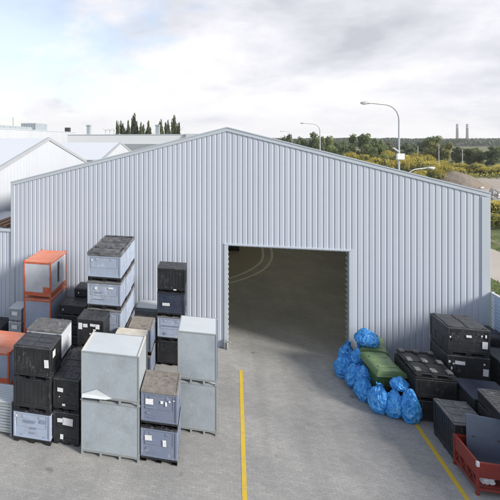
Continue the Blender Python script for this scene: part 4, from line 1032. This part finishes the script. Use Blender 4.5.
for i, (px_, dp, h, w) in enumerate(((488, 53, 1.9, 2.6), (494, 50, 2.3, 2.4), (501, 51, 2.2, 2.4), (490, 47, 1.5, 2.2), (498, 46.5, 1.6, 2.0), (506, 47, 1.9, 2.2))):
    bush('yellow and green bush right of the hall corner, %s from the left' % ordinal(i), px_, dp, h, w, i < 4, k, 'bushes right of the hall corner'); k += 1
# grass on the verges right of the hall
rg = random.Random(4); bm = bmesh.new()
road_poly = [(p.x, p.y) for p in ra+rb]
def inside(x, y, poly):
    c = False
    for (xa, ya), (xb, yb) in zip(poly, poly[1:]+poly[:1]):
        if (ya > y) != (yb > y) and x < (xb-xa)*(y-ya)/(yb-ya)+xa: c = not c
    return c
for i in range(42000):
    p = Vector((10.25+rg.random()**1.6*26, rg.uniform(-6, 30), 0))
    if mnoise.noise(Vector((p.x*.35, p.y*.35, 5))) < -.28 or inside(p.x, p.y, road_poly): continue
    h = rg.uniform(.06, .28); a = rg.uniform(0, 6.28); w = .03; d = Vector((math.cos(a)*w, math.sin(a)*w, 0)); l = Vector((rg.uniform(-.1, .1), rg.uniform(-.1, .1), h))
    bm.faces.new([bm.verts.new(p-d), bm.verts.new(p+d), bm.verts.new(p+l)])
me = bpy.data.meshes.new('grass'); bm.to_mesh(me); bm.free(); me.materials.append(F_GRASS); struct('grass', me, 'stuff')
for nm_, m_, cnt, sd in (('undergrowth', F_BUSH, 16000, 31), ('dry_weeds', F_LIGHT, 9000, 32), ('yellow_flowers', F_GOLD, 5000, 33)):
    bm = bmesh.new(); ru = random.Random(sd)
    for i in range(cnt):
        px_ = ru.uniform(345, 560); dp = 82+70*ru.random()**1.2; p = far(px_, dp)
        cl_ = mnoise.noise(Vector((p.x*.12, p.y*.12, sd)))
        if cl_ < -.12 and dp < 112: continue
        if px_ > 428 and dp < 106: continue
        p.z = ru.uniform(.0, .5)+max(0, cl_)*2.4*ru.random(); s_ = ru.uniform(.1, .34)*(.6 if m_ is F_GOLD else 1)
        if m_ is F_GOLD: p.z += .5
        n = Vector((ru.gauss(0, .7), ru.gauss(-.3, .7), ru.gauss(.6, .5))).normalized(); t = n.orthogonal().normalized(); u = n.cross(t)
        bm.faces.new([bm.verts.new(p+t*s_*a+u*s_*b) for a, b in ((-1, -.6), (.4, -1), (1, .4), (-.2, 1))])
    me = bpy.data.meshes.new(nm_); bm.to_mesh(me); bm.free(); me.materials.append(m_); struct(nm_, me, 'stuff')
# far forest along the horizon: one mass
bm = bmesh.new(); rf = random.Random(9)
for i in range(26000):
    px_ = rf.uniform(255, 560); dp = rf.uniform(620, 760); p = far(px_, dp)
    hh = 10.5+2.2*mnoise.noise(Vector((p.x*.02, p.y*.02, 0)))+1.3*mnoise.noise(Vector((p.x*.09, 3, 0)))
    p.z = hh*rf.random()**.5*1.0
    s = rf.uniform(.6, 1.5); n = Vector((rf.gauss(0, .6), -1, rf.gauss(.3, .6))).normalized(); t = n.orthogonal().normalized(); u = n.cross(t)
    bm.faces.new([bm.verts.new(p+t*s*a+u*s*b) for a, b in ((-1, -.6), (.4, -1), (1, .4), (-.2, 1))])
me = bpy.data.meshes.new('forest'); bm.to_mesh(me); bm.free(); me.materials.append(F_FOREST); struct('forest', me, 'stuff')
# distant left foliage line hidden by buildings is not built
# dirt mound
bm = bmesh.new(); mc = far(455, 92); nx = 48; vs = {}
for i in range(nx+1):
    for j in range(nx+1):
        x = (i/nx-.5)*2; y = (j/nx-.5)*2; rr = math.hypot(x, y)
        z = 2.9*max(0, 1-rr**1.35)+.0
        z += (.35*mnoise.noise(Vector((x*3, y*3, 1)))+.15*mnoise.noise(Vector((x*9, y*9, 2))))*(1 if rr < .95 else .1)*max(0, 1.05-rr)
        vs[i, j] = bm.verts.new((x*6.2, y*6.2, max(z, -.05)))
for i in range(nx):
    for j in range(nx): bm.faces.new((vs[i, j], vs[i+1, j], vs[i+1, j+1], vs[i, j+1]))
o = struct('dirt_mound', mesh_of(bm, 'dirt_mound', M_DIRT, True)); o.location = (mc.x, mc.y, -.02)
# rubble
bm = bmesh.new(); rr_ = random.Random(21)
for i in range(420):
    px_ = rr_.uniform(470, 530); dp = rr_.gauss(72, 5); p = far(px_, dp); s = rr_.uniform(.1, .55)
    hh = .9*rr_.random()**2*math.exp(-((dp-72)/6)**2)+.05
    mt = Matrix.Translation((p.x, p.y, hh)) @ Matrix.Rotation(rr_.uniform(0, 6.28), 4, Vector((rr_.gauss(0, 1), rr_.gauss(0, 1), rr_.gauss(0, 1))).normalized())
    add_box(bm, -s, s, -s*rr_.uniform(.4, 1), s*.6, -s*.3, s*.3, 0, mt)
me = mesh_of(bm, 'rubble', M_RUBBLE); struct('rubble', me, 'stuff')
# thin poles in the scrub
for i, (px_, dp, tp, bp, lb) in enumerate(((438.8, 120, 144, 160, 'thin pale pole in the scrub left of the autumn tree'), (417.8, 130, 146, 158, 'thin pale pole between the tall lamp and the autumn tree'), (462.3, 130, 149, 162, 'thin pale pole in the scrub below the chimneys'))):
    p = far(px_, dp); bm = bmesh.new(); add_tube(bm, [(0, 0, 0), (0, 0, height(tp, dp))], [.12, .08], 6)
    o = link('utility_pole', mesh_of(bm, 'utility_pole', M_LAMP), None, p); tag(o, lb, 'pole')
# chimneys
for px_, nm in ((457.2, 'left'), (467.2, 'right')):
    p = far(px_, 2000); hc = height(124, 2000); c = thing('factory_chimney', 'tall dark factory chimney on the horizon, %s one of two' % nm, 'chimney', p, 0, 'two distant factory chimneys')
    bm = bmesh.new(); add_tube(bm, [(0, 0, 0), (0, 0, hc*.79)], [5.6, 4.6], 14); add_tube(bm, [(0, 0, hc*.845), (0, 0, hc*.90)], [4.55, 4.45], 14); add_tube(bm, [(0, 0, hc*.955), (0, 0, hc)], [4.4, 4.3], 14); obj('shaft', bm, M_STACK, c)
    bm = bmesh.new(); add_tube(bm, [(0, 0, hc*.79), (0, 0, hc*.845)], [4.6, 4.55], 14); add_tube(bm, [(0, 0, hc*.90), (0, 0, hc*.955)], [4.45, 4.4], 14); obj('white_band', bm, M_STACKBAND, c)

# ------------------------------------------------------------------ sky and light
SUN = Vector((0.85, -0.35, 0.45)).normalized()
elev = math.asin(SUN.z); az = math.atan2(SUN.x, SUN.y)
w = bpy.data.worlds.new('World'); C.world = w; w.use_nodes = True
nt = w.node_tree; N, L = nt.nodes, nt.links; N.clear()
out = N.new('ShaderNodeOutputWorld')
sky = N.new('ShaderNodeTexSky'); sky.sky_type = 'NISHITA'; sky.sun_disc = False; sky.sun_elevation = elev; sky.sun_rotation = az
sky.air_density = 1.0; sky.dust_density = 1.0; sky.ozone_density = 1.2
bg = N.new('ShaderNodeBackground'); bg.inputs[1].default_value = 0.11
tc = N.new('ShaderNodeTexCoord'); sep = N.new('ShaderNodeSeparateXYZ'); L.new(tc.outputs['Generated'], sep.inputs[0])
def mth(op, a, b=None, c=None):
    n = N.new('ShaderNodeMath'); n.operation = op
    for i, v in enumerate((a, b, c)):
        if v is None: continue
        if isinstance(v, (int, float)): n.inputs[i].default_value = v
        else: L.new(v, n.inputs[i])
    return n.outputs[0]
zc = mth('MAXIMUM', sep.outputs['Z'], 0.0)
den = mth('ADD', zc, 0.26)
cmb = N.new('ShaderNodeCombineXYZ'); L.new(mth('DIVIDE', sep.outputs['X'], den), cmb.inputs[0]); L.new(mth('DIVIDE', sep.outputs['Y'], den), cmb.inputs[1])
def cn(scale, detail, off, rough=.55):
    mp = N.new('ShaderNodeVectorMath'); mp.operation = 'ADD'; mp.inputs[1].default_value = off; L.new(cmb.outputs[0], mp.inputs[0])
    n = N.new('ShaderNodeTexNoise'); n.inputs['Scale'].default_value = scale; n.inputs['Detail'].default_value = detail; n.inputs['Roughness'].default_value = rough; n.inputs['Distortion'].default_value = .3
    L.new(mp.outputs[0], n.inputs['Vector']); return n.outputs['Fac']
def wr(fac, stops):
    r = N.new('ShaderNodeValToRGB'); e = r.color_ramp.elements
    while len(e) < len(stops): e.new(.5)
    for el, (p, c) in zip(e, stops): el.position = p; el.color = (*c, 1) if isinstance(c, tuple) else (c, c, c, 1)
    L.new(fac, r.inputs[0]); return r.outputs[0]
n_cover = cn(2.1, 8, (3.1, 1.7, 0), .58); n_grey = cn(1.5, 7, (7.3, 2.2, 0), .56); n_fine = cn(5.0, 7, (1.0, 9.0, 0), .62)
# cover: thinner to the left and higher up, closed along the horizon
low = mth('MULTIPLY', mth('MAXIMUM', mth('SUBTRACT', .13, zc), 0.0), 1.6)
cov = mth('ADD', mth('ADD', mth('MULTIPLY_ADD', sep.outputs['X'], .62, n_cover), mth('MULTIPLY', n_fine, .22)), mth('SUBTRACT', low, mth('MULTIPLY', zc, .3)))
mask = wr(cov, [(.34, .48), (.50, 1.0)])
# grey bellies: more of them high up and to the right
gr = mth('ADD', mth('MULTIPLY_ADD', sep.outputs['X'], .20, mth('MULTIPLY', n_grey, .95)), mth('MULTIPLY_ADD', zc, .85, mth('MULTIPLY', n_fine, .30)))
gr = mth('SUBTRACT', gr, .2)
ccol = wr(gr, [(.43, (1.0, .99, 1.01)), (.54, (.93, .925, .96)), (.63, (.82, .825, .88)), (.74, (.70, .71, .775)), (.88, (.54, .555, .62))])
mixs = N.new('ShaderNodeMix'); mixs.data_type = 'RGBA'
skyc = N.new('ShaderNodeMix'); skyc.data_type = 'RGBA'; skyc.blend_type = 'MULTIPLY'; skyc.inputs[0].default_value = 1; L.new(sky.outputs[0], skyc.inputs[6]); skyc.inputs[7].default_value = (1, 1, 1, 1)
cb = N.new('ShaderNodeBackground'); L.new(ccol, cb.inputs[0]); cb.inputs[1].default_value = 0.515
L.new(sky.outputs[0], bg.inputs[0])
ms = N.new('ShaderNodeMixShader'); L.new(mask, ms.inputs[0]); L.new(bg.outputs[0], ms.inputs[1]); L.new(cb.outputs[0], ms.inputs[2]); L.new(ms.outputs[0], out.inputs[0])
sl = bpy.data.lights.new('sun', 'SUN'); sl.energy = 2.8; sl.angle = math.radians(16); sl.color = (1.0, .95, .87)
so = bpy.data.objects.new('sun', sl); COL.objects.link(so); so.rotation_euler = SUN.to_track_quat('Z', 'Y').to_euler()

bm = bmesh.new(); add_box(bm, -900, 1900, -80, 2150, -1.0, 95)
hz = bpy.data.materials.new('haze_air'); nt_, N_, L_2 = nodes_of(hz)
ho = N_.new('ShaderNodeOutputMaterial'); pv = N_.new('ShaderNodeVolumePrincipled'); pv.inputs['Density'].default_value = 0.0002; pv.inputs['Color'].default_value = (.98, .99, 1.0, 1); pv.inputs['Anisotropy'].default_value = .2
L_2.new(pv.outputs[0], ho.inputs['Volume'])
struct('haze', mesh_of(bm, 'haze', hz), 'stuff')
# ------------------------------------------------------------------ camera and view
cd = bpy.data.cameras.new('camera'); cam = bpy.data.objects.new('camera', cd); COL.objects.link(cam)
cam.location = (CAMX, CAMY, CAMZ); cam.rotation_euler = (math.pi/2, 0, TH)
cd.sensor_fit = 'HORIZONTAL'; cd.sensor_width = 36; cd.lens = 36*FOC/500; cd.shift_x = (250-PPX)/500; cd.shift_y = -(250-PPY)/500; cd.clip_end = 6000; cd.clip_start = .1
C.camera = cam
C.render.resolution_x = 1024; C.render.resolution_y = 1024
vs_ = C.view_settings; vs_.view_transform = 'Standard'; vs_.look = 'None'; vs_.gamma = 1; vs_.use_curve_mapping = False; vs_.exposure = 1.1
